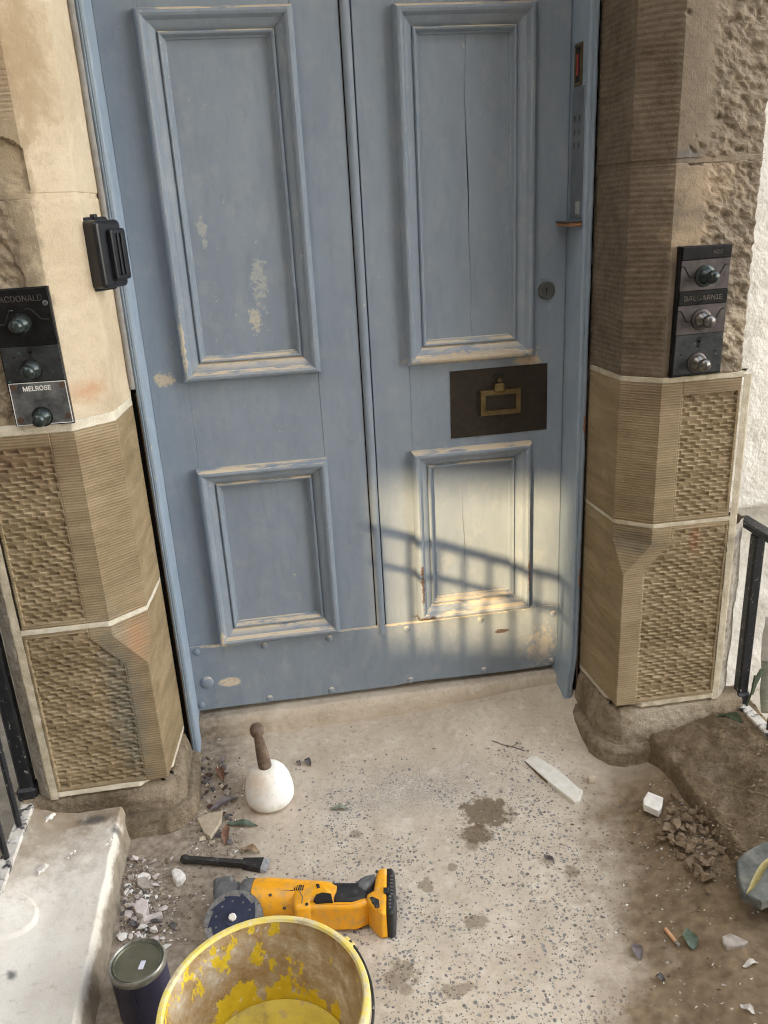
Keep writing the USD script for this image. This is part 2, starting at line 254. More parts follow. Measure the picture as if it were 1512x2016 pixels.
def soil_mat(g):
    p = g.pos(); c = g.ramp(g.noise(p, 22, 6, .65), (.25, (.16, .11, .064)), (.5, (.24, .175, .108)), (.75, (.36, .285, .19)))
    c = g.mix(g.mr(g.noise(p, 16, 4, .6), .58, .68, 0, .7), c, (.36, .29, .21)); c = g.mix(g.mr(g.noise(p, 60, 4, .6), .66, .70, 0, .6), c, (.09, .09, .09))
    c = g.mix(g.mr(g.noise(p, 90, 6, .75), .5, .66, 0, .6), c, (.33, .255, .165)); c = g.mix(g.mr(g.noise(p, 120, 6, .75), .54, .66, 0, .7), c, (.075, .05, .03)); return g.pbsdf(c, .97, g.bump(g.noise(p, 110, 6, .75), 1.0, .014), specular_ior_level=.15)
mat('soil', soil_mat)
simple('blocker_dark', [(.3, (.05, .043, .036)), (.7, (.085, .073, .06))], 6, 6, .9, 30, .6, .01)  # for the added blocker walls, dark so they bounce little light
simple('garden_ground', [(.3, (.10, .09, .08)), (.7, (.17, .15, .13))], 5, 6, .95, 40, .6, .01)
def iron(g):
    p = g.pos(); c = g.ramp(g.noise(p, 60, 5, .7), (.3, (.006, .007, .009)), (.6, (.014, .015, .018))); c = g.mix(g.mr(g.noise(p, (90, 90, 60), 6, .75), .60, .66, 0, .85), c, (.50, .48, .45))
    return g.pbsdf(c, .38, g.bump(g.noise(p, 130, 5), .6, .002))
mat('black_iron', iron)
def iron_worn(g):
    p = g.pos(); m = g.mr(g.noise(p, 40, 5, .65), .40, .50); c = g.mix(m, (.03, .03, .035), g.ramp(g.noise(p, 60, 4), (.3, (.50, .46, .40)), (.7, (.68, .66, .62)))); return g.pbsdf(c, .7, g.bump(m, .4, .001))
mat('worn_white_iron', iron_worn)
def bronze(base, hi, green=.62, rough=.38, metallic=.75):
    def fn(g):
        p = g.pos(); c = g.ramp(g.noise(p, 35, 5, .65), (.3, base), (.7, hi)); m = g.mr(g.noise(p, 110, 5, .7), green, green + .06, 0, .85); c = g.mix(m, c, (.09, .20, .16))
        return g.pbsdf(c, g.mr(g.noise(p, 60, 4), .3, .7, rough - .1, rough + .15), g.bump(g.noise(p, 150, 4), .25, .0006), metallic=metallic)
    return fn
mat('bronze_dark', bronze((.008, .008, .009), (.022, .021, .021), .70)); mat('bronze_light', bronze((.06, .052, .055), (.12, .105, .105), .72)); mat('bronze_green', bronze((.020, .022, .024), (.055, .058, .06), .60, .42, .55))
mat('knob_metal', bronze((.12, .115, .11), (.22, .20, .18), .75, .26, .9)); mat('knob_dark', bronze((.02, .026, .026), (.06, .075, .07), .7, .22, .6))
mat('plate_steel', bronze((.07, .072, .078), (.24, .245, .25), .8, .36, .7)); mat('brass_dull', bronze((.10, .07, .03), (.22, .16, .075), .85, .40, .8)); mat('plate_black_brass', bronze((.011, .007, .0035), (.026, .017, .008), .9, .55, .05))
simple('engraving', [(0, (.07, .07, .07)), (1, (.09, .09, .09))], 30, 2, .5); simple('engraving_white', [(0, (.75, .75, .72)), (1, (.8, .8, .77))], 30, 2, .6); simple('dark_void', [(0, (.006, .006, .006)), (1, (.01, .009, .008))], 30, 2, .9)
simple('rust_brown', [(.3, (.06, .035, .022)), (.7, (.10, .06, .04))], 80, 4, .8)
simple('black_plastic', [(.3, (.004, .005, .007)), (.7, (.009, .010, .014))], 20, 5, .33, 400, .12, .0005)
simple('grey_zinc', [(.3, (.085, .09, .09)), (.7, (.14, .14, .135))], 25, 5, .5, metallic=.4); simple('strip_blue', [(.3, (.10, .12, .145)), (.7, (.15, .175, .205))], 30, 5, .5); simple('sticker_grey', [(.3, (.30, .31, .32)), (.7, (.42, .43, .44))], 200, 2, .6)
simple('copper_wood', [(.3, (.22, .10, .05)), (.7, (.32, .16, .08))], 60, 4, .5); simple('red_paint', [(.3, (.28, .03, .02)), (.7, (.4, .05, .03))], 60, 4, .5)
def nylon(g):
    p = g.pos(); c = g.ramp(g.noise(p, 12, 5), (.3, (.80, .78, .73)), (.7, (.86, .85, .83))); c = g.mix(g.ma('multiply', g.spot(p, (-.335, -.30, -.02), (.03, .04, .025), .6, 50, .6), .5), c, (.55, .40, .22)); c = g.mix(g.mr(g.noise(p, 70, 6, .75), .54, .66, 0, .5), c, (.50, .43, .32)); c = g.mix(g.mr(g.noise(p, (200, 200, 60), 5, .75), .62, .68, 0, .5), c, (.25, .21, .17)); c = g.mix(g.mr(g.n('separate_xyz', vector=p), -.075, -.105, 0, .5), c, (.5, .42, .31))
    return g.pbsdf(c, .42, g.bump(g.noise(p, 90, 4), .2, .001), subsurface_weight=.15, subsurface_scale=.01)
mat('white_nylon', nylon)
simple('handle_wood', [(.3, (.075, .045, .028)), (.5, (.12, .08, .055)), (.75, (.20, .15, .11))], (60), 6, .6, 300, .4, .001)
simple('steel_black', [(.3, (.014, .013, .013)), (.6, (.035, .033, .032)), (.8, (.16, .15, .14))], 70, 6, .5, 250, .5, .001, metallic=.3); simple('steel_bare', [(.3, (.30, .30, .31)), (.7, (.55, .55, .56))], 120, 5, .4, metallic=.6)
def tool_yellow(g):
    p = g.pos(); c = g.ramp(g.noise(p, 18, 5), (.3, (.70, .30, .004)), (.7, (.80, .37, .008))); c = g.mix(g.mr(g.noise(p, 40, 6, .7), .50, .66, 0, .7), c, (.40, .26, .12)); c = g.mix(g.mr(g.noise(p, 14, 4, .7), .60, .70, 0, .4), c, (.48, .38, .26)); c = g.mix(g.mr(g.noise(p, 150, 4, .7), .66, .70, 0, .8), c, (.16, .11, .07))
    return g.pbsdf(c, .46, g.bump(g.noise(p, 300, 3), .15, .0005))
mat('tool_yellow', tool_yellow)
simple('rubber_black', [(.35, (.010, .010, .012)), (.6, (.022, .022, .023)), (.8, (.10, .095, .085))], 45, 6, .6, 200, .3); simple('rubber_grey', [(.3, (.07, .07, .075)), (.7, (.15, .15, .15))], 45, 5, .65)
simple('disc_blue', [(.3, (.004, .008, .028)), (.7, (.010, .018, .05))], 60, 5, .4); simple('disc_steel', [(.3, (.12, .12, .12)), (.7, (.24, .235, .225))], 90, 5, .42, metallic=.5)
def bucket_in(g):
    p = g.pos(); yel = g.ramp(g.noise(p, 30, 4), (.3, (.62, .42, .01)), (.7, (.75, .55, .03)))
    d = g.ramp(g.noise(p, 16, 7, .68), (.30, (.22, .125, .05)), (.43, (.36, .24, .115)), (.55, (.44, .35, .24)), (.68, (.66, .59, .50)))
    y = g.n('separate_xyz', out='y', vector=p); x = g.n('separate_xyz', out='x', vector=p); z = g.n('separate_xyz', out='z', vector=p)
    bias = g.mr(x, -.47, -.20, .075, -.05); low = g.mr(z, .075, .03, 0, .16); n = g.ma('add', g.ma('add', g.noise(p, (26, 26, 18), 6, .66), bias), low)
    c = g.mix(g.mr(n, .575, .60), d, yel); c = g.mix(g.mr(g.noise(p, 55, 6, .7), .60, .68, 0, .85), c, (.62, .57, .49)); c = g.mix(g.mr(z, .165, .18, 0, .45), c, (.62, .55, .34))
    return g.pbsdf(c, .72, g.bump(g.noise(p, 60, 6, .7), .6, .003))
mat('bucket_inside', bucket_in)
simple('bucket_yellow', [(.28, (.42, .34, .20)), (.42, (.62, .53, .30)), (.55, (.70, .55, .09)), (.72, (.66, .60, .45))], 38, 7, .6); simple('bucket_floor', [(.3, (.26, .18, .07)), (.42, (.48, .36, .05)), (.6, (.60, .45, .05)), (.72, (.40, .30, .14))], 24, 7, .7)
simple('can_lid', [(.3, (.13, .13, .09)), (.7, (.21, .21, .155))], 20, 5, .42, metallic=.45); simple('can_rim', [(.3, (.16, .15, .12)), (.7, (.36, .36, .33))], 60, 5, .35, metallic=.7); simple('can_label', [(.3, (.010, .010, .026)), (.7, (.022, .021, .045))], 25, 5, .42); simple('paper_white', [(.3, (.62, .62, .72)), (.7, (.75, .75, .82))], 80, 3, .7)
simple('chip_white', [(.3, (.62, .58, .52)), (.7, (.80, .78, .74))], 60, 5, .9, 250, .6, .002); simple('chip_grey', [(.3, (.26, .22, .18)), (.7, (.45, .40, .35))], 60, 5, .9, 250, .6, .002); simple('chip_buff', [(.3, (.38, .31, .22)), (.7, (.54, .46, .35))], 60, 5, .9, 250, .6, .002); simple('chip_dark', [(.3, (.075, .07, .07)), (.7, (.14, .125, .12))], 60, 5, .85, 250, .6, .002); simple('chip_pink', [(.3, (.50, .43, .40)), (.7, (.64, .57, .54))], 60, 5, .9, 250, .5, .002)
simple('clod', [(.3, (.145, .10, .058)), (.7, (.26, .19, .12))], 60, 6, .97, 200, .9, .004)
simple('offcut_pale', [(.3, (.60, .56, .48)), (.7, (.72, .69, .62))], 50, 5, .85, 250, .4, .001); simple('offcut_edge', [(.3, (.10, .065, .035)), (.7, (.22, .16, .10))], 80, 5, .9)
def leafm(name, a, b, rough=.55): simple(name, [(.3, a), (.7, b)], 70, 5, rough, 150, .4, .001)
leafm('leaf_brown', (.13, .06, .035), (.24, .13, .08)); leafm('leaf_green', (.055, .085, .055), (.12, .15, .11)); leafm('leaf_purple', (.11, .09, .095), (.20, .17, .17)); leafm('leaf_tan', (.26, .17, .10), (.38, .28, .18)); leafm('leaf_sage', (.15, .17, .13), (.30, .31, .25)); leafm('leaf_dry', (.42, .40, .35), (.60, .57, .52)); leafm('blade_olive', (.20, .16, .05), (.32, .27, .10)); leafm('leaf_deep', (.03, .05, .022), (.07, .09, .045))
simple('slate_green', [(.3, (.06, .065, .058)), (.5, (.11, .115, .105)), (.7, (.19, .18, .155))], 30, 6, .9, 90, .7, .004); simple('filter_orange', [(.3, (.55, .28, .13)), (.7, (.68, .40, .22))], 90, 4, .8); simple('ash', [(.3, (.05, .045, .04)), (.7, (.5, .45, .38))], 300, 3, .9)
# ================================================================== LARGE STRUCTURE
YF = -.295                                   # plane of the front of the jambs
def floor_z(x, y): return -.108 + .033 * sstep(-.36, -.05, y) + .035 * sstep(.0, .5, x) * sstep(-.22, -.03, y) + .03 * sstep(.47, .62, x - .25 * (y + .45)) * sstep(-.30, -.40, y)
xs, ys = np.linspace(-.70, .70, 280), np.concatenate([np.linspace(-4.4, -1.0, 60), np.linspace(-.99, .03, 300)])
X, Y_ = np.meshgrid(xs, ys, indexing='ij')
Z = floor_z(X, Y_) + .006 * fbm(X, Y_, 0, 7, 4, 1) + .0025 * fbm(X, Y_, 0, 45, 3, 2) + .020 * np.maximum(0, fbm(X, Y_, 0, 38, 4, 5) + .05) * sstep(.40, .56, X) * sstep(-.38, -.50, Y_)
solo('path', trimesh.Trimesh(np.stack([X, Y_, Z], -1).reshape(-1, 3), grid_faces(*X.shape), process=False), 'concrete_floor', kind='structure', label='worn concrete path with exposed aggregate in front of the blue door', smooth=True)
solo('ground', bx(-40, 40, -40, 40, -.9, -.42), 'garden_ground', kind='structure', label='dark low ground either side of the path')
# house wall around the doorway
house = thing('house_wall', 'white rendered house wall beside the stone doorway', 'wall')
part(house, 'wall_core', cat_([bx(-4, 4, .075, .5, -.5, 5), bx(-4, -.86, -.10, .074, -.5, 5), bx(.86, 4, -.05, .074, -.5, 5), bx(-.86, -.80, -.12, .074, -.5, 5), bx(.80, .86, -.12, .074, -.5, 5)]), 'stone_side')
def render_patch(x0, x1, z0, z1, y, amp, seed, res=.008):
    gx, gz = np.linspace(x0, x1, int((x1 - x0) / res) + 2), np.linspace(z0, z1, int((z1 - z0) / res) + 2); A, B = np.meshgrid(gx, gz, indexing='ij')
    D = amp * fbm(A, B, 0, 22, 4, seed) + amp * .6 * fbm(A, B, 0, 60, 3, seed + 3); ed = np.minimum(np.minimum(A - x0, x1 - A), np.minimum(B - z0, z1 - B)); yy = y + D + .03 * (1 - sstep(0, .012, ed))
    return trimesh.Trimesh(np.stack([A, yy, B], -1).reshape(-1, 3), grid_faces(*A.shape), process=False)
part(house, 'render_coat', cat_([render_patch(.83, 1.7, -.10, .475, -.125, .012, 3), bx(.835, 1.69, -.115, -.04, -.3, .47)]), 'white_render', True)
part(house, 'render_coat', cat_([render_patch(.795, 1.7, .478, 2.2, -.205, .010, 8), bx(.80, 1.69, -.195, -.04, .482, 2.2)]), 'white_render', True)
part(house, 'render_coat', cat_([render_patch(-1.7, -.83, -.3, 1.6, -.13, .010, 5), bx(-1.69, -.835, -.12, -.08, -.3, 1.6)]), 'white_render', True)
part(house, 'lintel', cat_([bx(-.86, .86, YF, .074, 2.3, 5), bx(-4, -.861, -.12, .074, 1.6, 5), bx(.861, 4, -.12, .074, 2.2, 5)]), 'stone_side')
part(house, 'door_hood', bx(-1.05, 1.05, -.55, -.27, 2.42, 2.70, .01), 'stone_side')  # unseen hood added to cut overhead sky light on the door
# ------------------------------------------------------------------ jambs, stone by stone
REV = {1: (.5195, .531), -1: (-.5175, -.536)}  # reveal at the frame, reveal at the front
def xrev(side, y): a, b = REV[side]; return a + (b - a) * (-y - .09) / (-YF - .09)
BRUISE = {}
def bruise(path): UsdGeom.PrimvarsAPI(stage.GetPrimAtPath(path)).CreatePrimvar('bruise', Sdf.ValueTypeNames.FloatArray, 'vertex').Set(Vt.FloatArray.FromNumpy(BRUISE['last'].astype(np.float32)))
def jamb_stone(side, z0, z1, xo, style, seed, stop=None, top_plain=.01, nz=None, proud=0.0, res=(.0021, .0016)):
    CW, CD = .064, .058
    nzz = nz or max(3, int((z1 - z0) / res[1])); z = np.linspace(z0, z1, nzz)
    c = np.ones(nzz) if stop is None else .03 + .97 * sstep(stop[0], stop[1], z) if False else np.clip((z - stop[0]) / (stop[1] - stop[0]), .03, 1)
    nf = max(4, int(abs(abs(xo) - .59) / res[0])); nc, nr = (26, 60) if style != 'mortar' else (8, 16)
    if style == 'mortar': nf = 40
    xr = xrev(side, YF); rows = []
    u = np.linspace(0, 1, nf)[:, None]; xa = xr + side * CW * c[None]
    Fx, Fy = xo + u * (xa - xo), np.full((nf, nzz), YF)
    u = np.linspace(0, 1, nc)[1:, None]; yb = YF + CD * c[None]; xb = xrev(side, yb)
    Cx, Cy = xa + u * (xb - xa), YF + u * (yb - YF)
    u = np.linspace(0, 1, nr)[1:, None]; Ry = yb + u * (-.088 - yb); Rx = xrev(side, Ry)
    PX, PY = np.vstack([Fx, Cx, Rx]), np.vstack([Fy, Cy, Ry]); PZ = np.broadcast_to(z, PX.shape)
    seg = np.r_[np.zeros(nf), np.ones(nc - 1), np.full(nr - 1, 2)][:, None] + 0 * PX
    N = np.where((seg == 0)[..., None], [0, -1, 0], np.where((seg == 1)[..., None], np.array([-side, -1, 0]) / math.sqrt(2), [-side, 0, 0])).astype(float)
    rg = np.random.default_rng(seed); D = np.zeros_like(PX); BR = np.zeros_like(PX)
    ed = np.minimum(PZ - z0, z1 - PZ)
    if style == 'tooled':
        d_in = np.abs(PX) - np.abs(np.broadcast_to(np.concatenate([np.broadcast_to(xa, (nf, nzz)), np.broadcast_to(xa, (nc - 1, nzz)), np.broadcast_to(xa, (nr - 1, nzz))]), PX.shape)) - .047   # >0: inside the tooled field
        d_out = abs(xo) - np.abs(PX) - .009; inside = (seg == 0) & (d_in > 0) & (d_out > 0) & (PZ > z0 + .012) & (PZ < z1 - top_plain)
        w, p = .0295, .0093; h = rg.random((97, 251)); D = np.zeros_like(PX); zz = (PZ + .0042 * fbm(PX, 0 * PX, PZ, 20, 2, seed + 5)) / p; row0 = np.floor(zz).astype(int)
        for dr in (0, 1):
            row = row0 - dr; t = (zz - row) / 2; xx = PX / w + .5 * (row % 2) + (h[3, row % 251] - .5) * .22 + .20 * fbm(PX, 0 * PX, PZ, 30, 2, seed + 2); col = np.floor(xx).astype(int); fx = xx - col
            a = h[(col * 7 + 11) % 97, (row * 13 + col) % 251]; amp = np.where(a < .1, .2, .5 + .7 * a); fx = np.clip((fx - .5) * (1.02 + .3 * h[(col + 40) % 97, row % 251]) + .5, 0, 1)
            D = np.minimum(D, -.0082 * amp * np.clip(np.sin(np.pi * fx), 0, 1) ** .38 * (1 - t) ** 1.25)
            if dr == 0: bru = np.clip(1 - (zz - row) / .30, 0, 1) * np.clip(np.sin(np.pi * fx), 0, 1) ** .6 * np.clip(amp, 0, 1.1) * (.35 + .9 * h[(col + 13) % 97, (row + 5) % 251])
        BR = np.where(inside, bru, 0); D = np.where(inside, D * sstep(0, .006, d_in) - .0003, 0)
        mar = (seg == 0) & ~inside; tool = .00035 * np.sin(PZ / .0058 * 2 * np.pi + 2 * fbm(PX, PY, PZ, 18, 2, seed))
        BR = BR + np.where(mar | (seg == 1), np.clip(np.sin(PZ / .0058 * 2 * np.pi + 2 * fbm(PX, PY, PZ, 18, 2, seed)) - .35, 0, 1) * .55 * np.clip(.8 + 1.5 * fbm(PX, PY, PZ, 30, 3, seed + 40), 0, 1), 0); D = np.where(mar, tool, D); D = np.where(mar & (np.abs(d_in) < .0014), D - .0009, D); D = np.where(seg == 1, tool * 1.6, D)
        D = np.where(seg == 2, .0003 * np.sin((PZ - 1.1 * PY) / .0062 * 2 * np.pi + 3 * fbm(PX, PY, PZ, 14, 2, seed)), D)
        D += .0016 * fbm(PX, PY, PZ, 16, 3, seed + 1)
    elif style == 'pale':
        roughm = sstep(.635, .665, np.abs(PX) + .05 * fbm(PX, PY, PZ, 12, 3, seed)) * (seg == 0)
        D = .0025 * fbm(PX, PY, PZ, 14, 4, seed) + .0008 * np.sin(PZ / .008 * 2 * np.pi + 6 * fbm(PX, PY, PZ, 9, 2, seed)) * (seg == 0) * np.clip(fbm(PX, PY, PZ, 8, 2, 77) * 4, 0, 1)
        D += roughm * (.016 * fbm(PX, PY, PZ, 55, 4, seed + 4) + .012 * fbm(PX, PY, PZ, 24, 3, seed + 6) - .003)
        for cx, cz, rx, rz, dep in ((-.645, 1.305, .064, .052, .009), (-.69, 1.12, .05, .09, .004)):
            q = np.hypot((PX - cx) / rx, (PZ - cz) / rz) + .5 * fbm(PX, PY, PZ, 25, 4, 9); m = (1 - sstep(.93, 1.0, q)) * (seg == 0); D += m * (-dep + .006 * fbm(PX, PY, PZ, 60, 4, 12))
    elif style == 'brown':
        rough = sstep(.645, .675, PX + .03 * fbm(PX, PY, PZ, 14, 3, seed)) * (seg == 0)
        D = .003 * fbm(PX, PY, PZ, 14, 4, seed) + rough * (.017 * fbm(PX, PY, PZ, 62, 3, seed + 4) + .010 * fbm(PX, PY, PZ, 26, 3, seed + 6) - .002) + (seg > 0) * .0006 * np.sin(PZ / .011 * 2 * np.pi + 6 * fbm(PX, PY, PZ, 9, 2, seed))
        D += (seg == 0) * -.006 * sstep(.12, .2, fbm(PX, PY, PZ, 17, 4, seed + 8))
        PX = PX + np.where(seg == 0, (.006 * fbm(PX * 0, PY, PZ, 24, 3, 4)) * sstep(.70, .765, PX), 0)
    else: D = .0035 * fbm(PX, PY, PZ, 55, 3, seed) + proud
    if style != 'mortar':
        e = np.minimum(ed, np.where(seg == 0, np.abs(PX - xo), 1)); D = D - .0045 * np.clip(1 - e / .004, 0, 1) ** 2
        # worn arris
        D -= .0025 * np.clip(fbm(PX, PY, PZ, 40, 3, seed + 20) * 3, 0, 1) * np.clip(1 - e / .012, 0, 1)
    V = np.stack([PX, PY, PZ], -1) + N * D[..., None]; Fc = grid_faces(*PX.shape); flip = side > 0
    # side faces and ends run back into the wall
    V = np.concatenate([np.stack([np.full((1, nzz), xo), np.full((1, nzz), -.10), z[None]], -1), V], 0)
    back = V.copy(); cc = np.array([xo * .85 + side * .07, -.10]); endlo, endhi = V[:, :1].copy(), V[:, -1:].copy()
    for e_ in (endlo, endhi): e_[..., 0] += .02 * side * (np.arange(len(V)) > 0)[:, None]; e_[..., 1] += .025
    V = np.concatenate([endlo, V, endhi], 1); Fc = grid_faces(*V.shape[:2])
    BRUISE['last'] = np.pad(BR, ((1, 0), (1, 1))).ravel()
    return trimesh.Trimesh(V.reshape(-1, 3), Fc[:, ::-1] if side > 0 else Fc, process=False)
def core(side, z0, z1, xo):
    xr = xrev(side, YF) + side * .012; P = [(xo - side * .01, YF + .03), (xr + side * .07, YF + .03), (xr, YF + .09), (REV[side][0] + side * .012, -.08), (REV[side][0] + side * .012, .074), (xo - side * .01, .074)]
    m = trimesh.creation.extrude_polygon(Polygon(P), z1 - z0); m.apply_translation((0, 0, z0)); return m
BASEZ = {1: .040, -1: .012}; J2 = {1: .507, -1: .420}; J1 = {1: .836, -1: .846}; J3 = {1: 1.262, -1: 1.258}
OUTX = {1: .782, -1: -.782}
JA = {}
for side, lab in ((-1, 'sandstone door jamb left of the blue door, pale cream upper stones'), (1, 'sandstone door jamb right of the blue door, dark brown upper stones')):
    t = JA[side] = thing('door_jamb', lab, 'door jamb', (side * .65, -.2, -.11)); g_ = .0045
    part(t, 'stone_core', core(side, -.11, 2.3, OUTX[side]), 'mortar')
    stops = {1: (.395, .465), -1: (.318, .392)}[side]
    q_ = part(t, 'stone', jamb_stone(side, BASEZ[side] + g_, J2[side] - g_, OUTX[side], 'tooled', 3 + side, stops), 'stone_tooled', label='newly cut lower stone with chisel tooled face and chamfer stop'); bruise(q_)
    q_ = part(t, 'stone', jamb_stone(side, J2[side] + g_, J1[side] - g_ * (1 if side > 0 else 1.6), OUTX[side] - side * .004, 'tooled', 13 + side, None, .03), 'stone_tooled', label='newly cut second stone with chisel tooled face'); bruise(q_)
    up = dict(xo=-.90, style='pale') if side < 0 else dict(xo=.774, style='brown'); rs = (.003, .003)
    part(t, 'stone', jamb_stone(side, J1[side] + g_ * (1 if side > 0 else 1.6), J3[side] - .003, seed=21 + side, res=rs, **up), 'stone_pale' if side < 0 else 'stone_brown_lit_front', label='old weathered upper stone')
    part(t, 'stone', jamb_stone(side, J3[side] + .003, 2.3, seed=31 + side, res=rs, **up), 'stone_pale' if side < 0 else 'stone_brown_lit_front', label='old weathered top stone')
    for zc, hw in ((BASEZ[side], .0065), (J2[side], .0050 if side > 0 else .0058), (J1[side], .0060 if side > 0 else .0105)):
        part(t, 'mortar_joint', jamb_stone(side, zc - hw, zc + hw, OUTX[side], 'mortar', int(zc * 100) + 7, None, nz=10, proud=-.0002), 'mortar' if side < 0 else 'mortar_buff', True)
    part(t, 'mortar_joint', jamb_stone(side, J3[side] - .006, J3[side] + .006, up['xo'], 'mortar', 77, None, nz=6, proud=-.003), 'stone_pale' if side < 0 else 'stone_brown_lit_front', True)
    # pointing down the outer edge, ragged old stone beyond it
    gx, gz = np.linspace(.779, .800, 8), np.linspace(BASEZ[side] - .01, J1[side], 260); A, B = np.meshgrid(gx, gz, indexing='ij'); A = A + np.where(A > .797, .010 * fbm(A * 0, A * 0, B, 18, 4, 3 + side), 0)
    part(t, 'edge_pointing', trimesh.Trimesh(np.stack([side * A, YF - .001 + .006 * fbm(A, B, 0, 40, 4, 6 + side) + .02 * sstep(.796, .806, A), B], -1).reshape(-1, 3), grid_faces(*A.shape)[:, ::(1 if side > 0 else -1)], process=False), 'mortar_buff', True)
    gx, gz = np.linspace(.795, .845 if side > 0 else .835, 30), np.linspace(-.12, J1[side] if side < 0 else .49, 220); A, B = np.meshgrid(gx, gz, indexing='ij')
    part(t, 'rough_edge', trimesh.Trimesh(np.stack([side * A, YF + .006 + .03 * sstep(.8, .84, A) + .022 * fbm(A, B, 0, 26, 4, 16 + side) + .1 * sstep(.836 if side > 0 else .826, .845, A), B], -1).reshape(-1, 3), grid_faces(*A.shape)[:, ::(1 if side > 0 else -1)], process=False), 'stone_side', True)
    # eroded base stone and low plinth: profile swept round the corner, z rows
    def skirt(z0, z1, off0, off1, seed, n=80, m=260, amp=.007):
        zz = np.linspace(z0, z1, n); k = (zz - z0) / (z1 - z0); off = off0 + (off1 - off0) * k ** 2
        pts = np.array([(.86, 0), (.60, 0), (.545, 0.0), (.517, .03), (.517, .05), (.517, .20)]); s = np.r_[0, np.cumsum(np.hypot(*np.diff(pts, axis=0).T))]; q = np.linspace(0, s[-1], m)
        bx_, by_ = np.interp(q, s, pts[:, 0]), np.interp(q, s, pts[:, 1]); nx = np.where(by_ < .002, 0, np.where(bx_ > .518, -.7, -1)); ny = np.where(by_ < .002, -1, np.where(bx_ > .518, -.7, 0))
        o = off[None] + amp * fbm(bx_[:, None] * np.ones(n), by_[:, None] * np.ones(n), zz[None] * np.ones((m, 1)), 20, 4, seed) + amp * .8 * fbm(bx_[:, None] * np.ones(n), by_[:, None] * np.ones(n), zz[None] * np.ones((m, 1)), 80, 4, seed) - .012 * np.exp(-((zz[None] - z1) / .006) ** 2)
        Vx, Vy = bx_[:, None] + nx[:, None] * o, YF + by_[:, None] + ny[:, None] * o
        V = np.stack([side * Vx, Vy, np.broadcast_to(zz, Vx.shape)], -1); top = V[:, -1:].copy(); top[..., 0] += side * .03; top[..., 1] += .03; V = np.concatenate([V, top], 1)
        return trimesh.Trimesh(V.reshape(-1, 3), grid_faces(*V.shape[:2])[:, ::(-1 if side > 0 else 1)], process=False)
    part(t, 'base_stone', skirt(-.075, BASEZ[side] - .008, .012, -.001, 40 + side), 'stone_base', True, label='eroded base stone under the new stones')
    part(t, 'plinth', skirt(-.13, -.058, .038, .030, 50 + side, n=30), 'stone_base', True)
# ------------------------------------------------------------------ sill, copings
gx, gz = np.linspace(-.505, .505, 200), np.linspace(0, 1, 26); A, B = np.meshgrid(gx, gz, indexing='ij')
zz = np.where(B < .6, -.125 + B / .6 * .108, -.017); yy = np.where(B < .6, -.034, -.034 + (B - .6) / .4 * .10) + .004 * fbm(A, B, 0, 30, 4, 3); yy = yy + .008 * np.exp(-((B - .6) / .06) ** 2)
sill = solo('door_sill', trimesh.Trimesh(np.stack([A, yy, zz + .003 * fbm(A, B, 1, 22, 3, 4)], -1).reshape(-1, 3), grid_faces(*A.shape)[:, ::-1], process=False), 'concrete_floor', 'low worn stone threshold under the blue door', 'threshold', smooth=True)
def coping(side, seed, soil):
    lo = .600 if soil else .632; gx, gy = np.linspace(lo, .90 if soil else .862, 110), np.concatenate([np.linspace(-4.4, -1.2, 30), np.linspace(-1.19, -.20, 380)]); A, B = np.meshgrid(gx, gy, indexing='ij'); e = A - lo
    top = -.040 + .030 * sstep(.05, .22, e) if soil else -.036 + .030 * sstep(.1, .24, e); Zt = top - .075 * (1 - sstep(0, .022 if not soil else .030, e)) ** 2
    Zt = Zt + (.020 if soil else .006) * fbm(A, B, 0, 13, 4, seed) + (.022 if soil else .002) * fbm(A, B, 0, 45, 5, seed + 2) * sstep(.0, .03, e)
    if soil: Zt += .012 * np.exp(-((A - .72) / .09) ** 2 - ((B + .36) / .10) ** 2)
    else: q = np.hypot((A - .815) / .052, (B + .60) / .055) + .12 * fbm(A, B, 0, 20, 3, 2); Zt += .006 * (1 - sstep(.94, 1.02, q))
    A = A + .010 * fbm(A * 0, B, 0, 14, 4, seed + 30) * (1 - sstep(.0, .10, e))
    V = np.stack([side * A, B, Zt], -1); lowr = V[:1].copy(); lowr[..., 2] = -.16; V = np.concatenate([lowr, V, V[-1:] * [1, 1, 0] + [0, 0, -.45]], 0)
    return trimesh.Trimesh(V.reshape(-1, 3), grid_faces(*V.shape[:2])[:, ::(1 if side < 0 else 1)], process=False)
solo('path_kerb', coping(-1, 3, False), 'coping_dusty', kind='structure', label='pale dusty raised kerb along the left of the path', smooth=True)
solo('path_kerb', coping(1, 9, True), 'soil', kind='structure', label='earth covered raised kerb along the right of the path', smooth=True)
# ------------------------------------------------------------------ unseen wall added behind the viewer, its gap shaping the sun patch
PER = np.array([math.cos(SUN_AZ), -math.sin(SUN_AZ), 0]); HOR = np.array([-math.sin(SUN_AZ), -math.cos(SUN_AZ), 0]); WD = 8.6
def wall_box(s0, s1, z0, z1, d0=WD, d1=WD + .22):
    m = bx(s0, s1, d0, d1, z0, z1); m.vertices = m.vertices[:, :1] * PER + m.vertices[:, 1:2] * HOR + m.vertices[:, 2:] * [0, 0, 1]; m.invert(); return m
W0, W1, WH = -9.0, 3.2, 9.0; ZB, ZT = 2.12, 2.61
fw = thing('garden_wall', 'added unseen wall with one small gap that shapes the sun patch', 'wall', tuple(HOR * WD))
part(fw, 'wall', cat_([wall_box(W0, .02, -.5, WH), wall_box(.41, W1, -.5, WH), wall_box(.02, .41, -.5, ZB), wall_box(.02, .41, ZT, WH)]), 'blocker_dark')
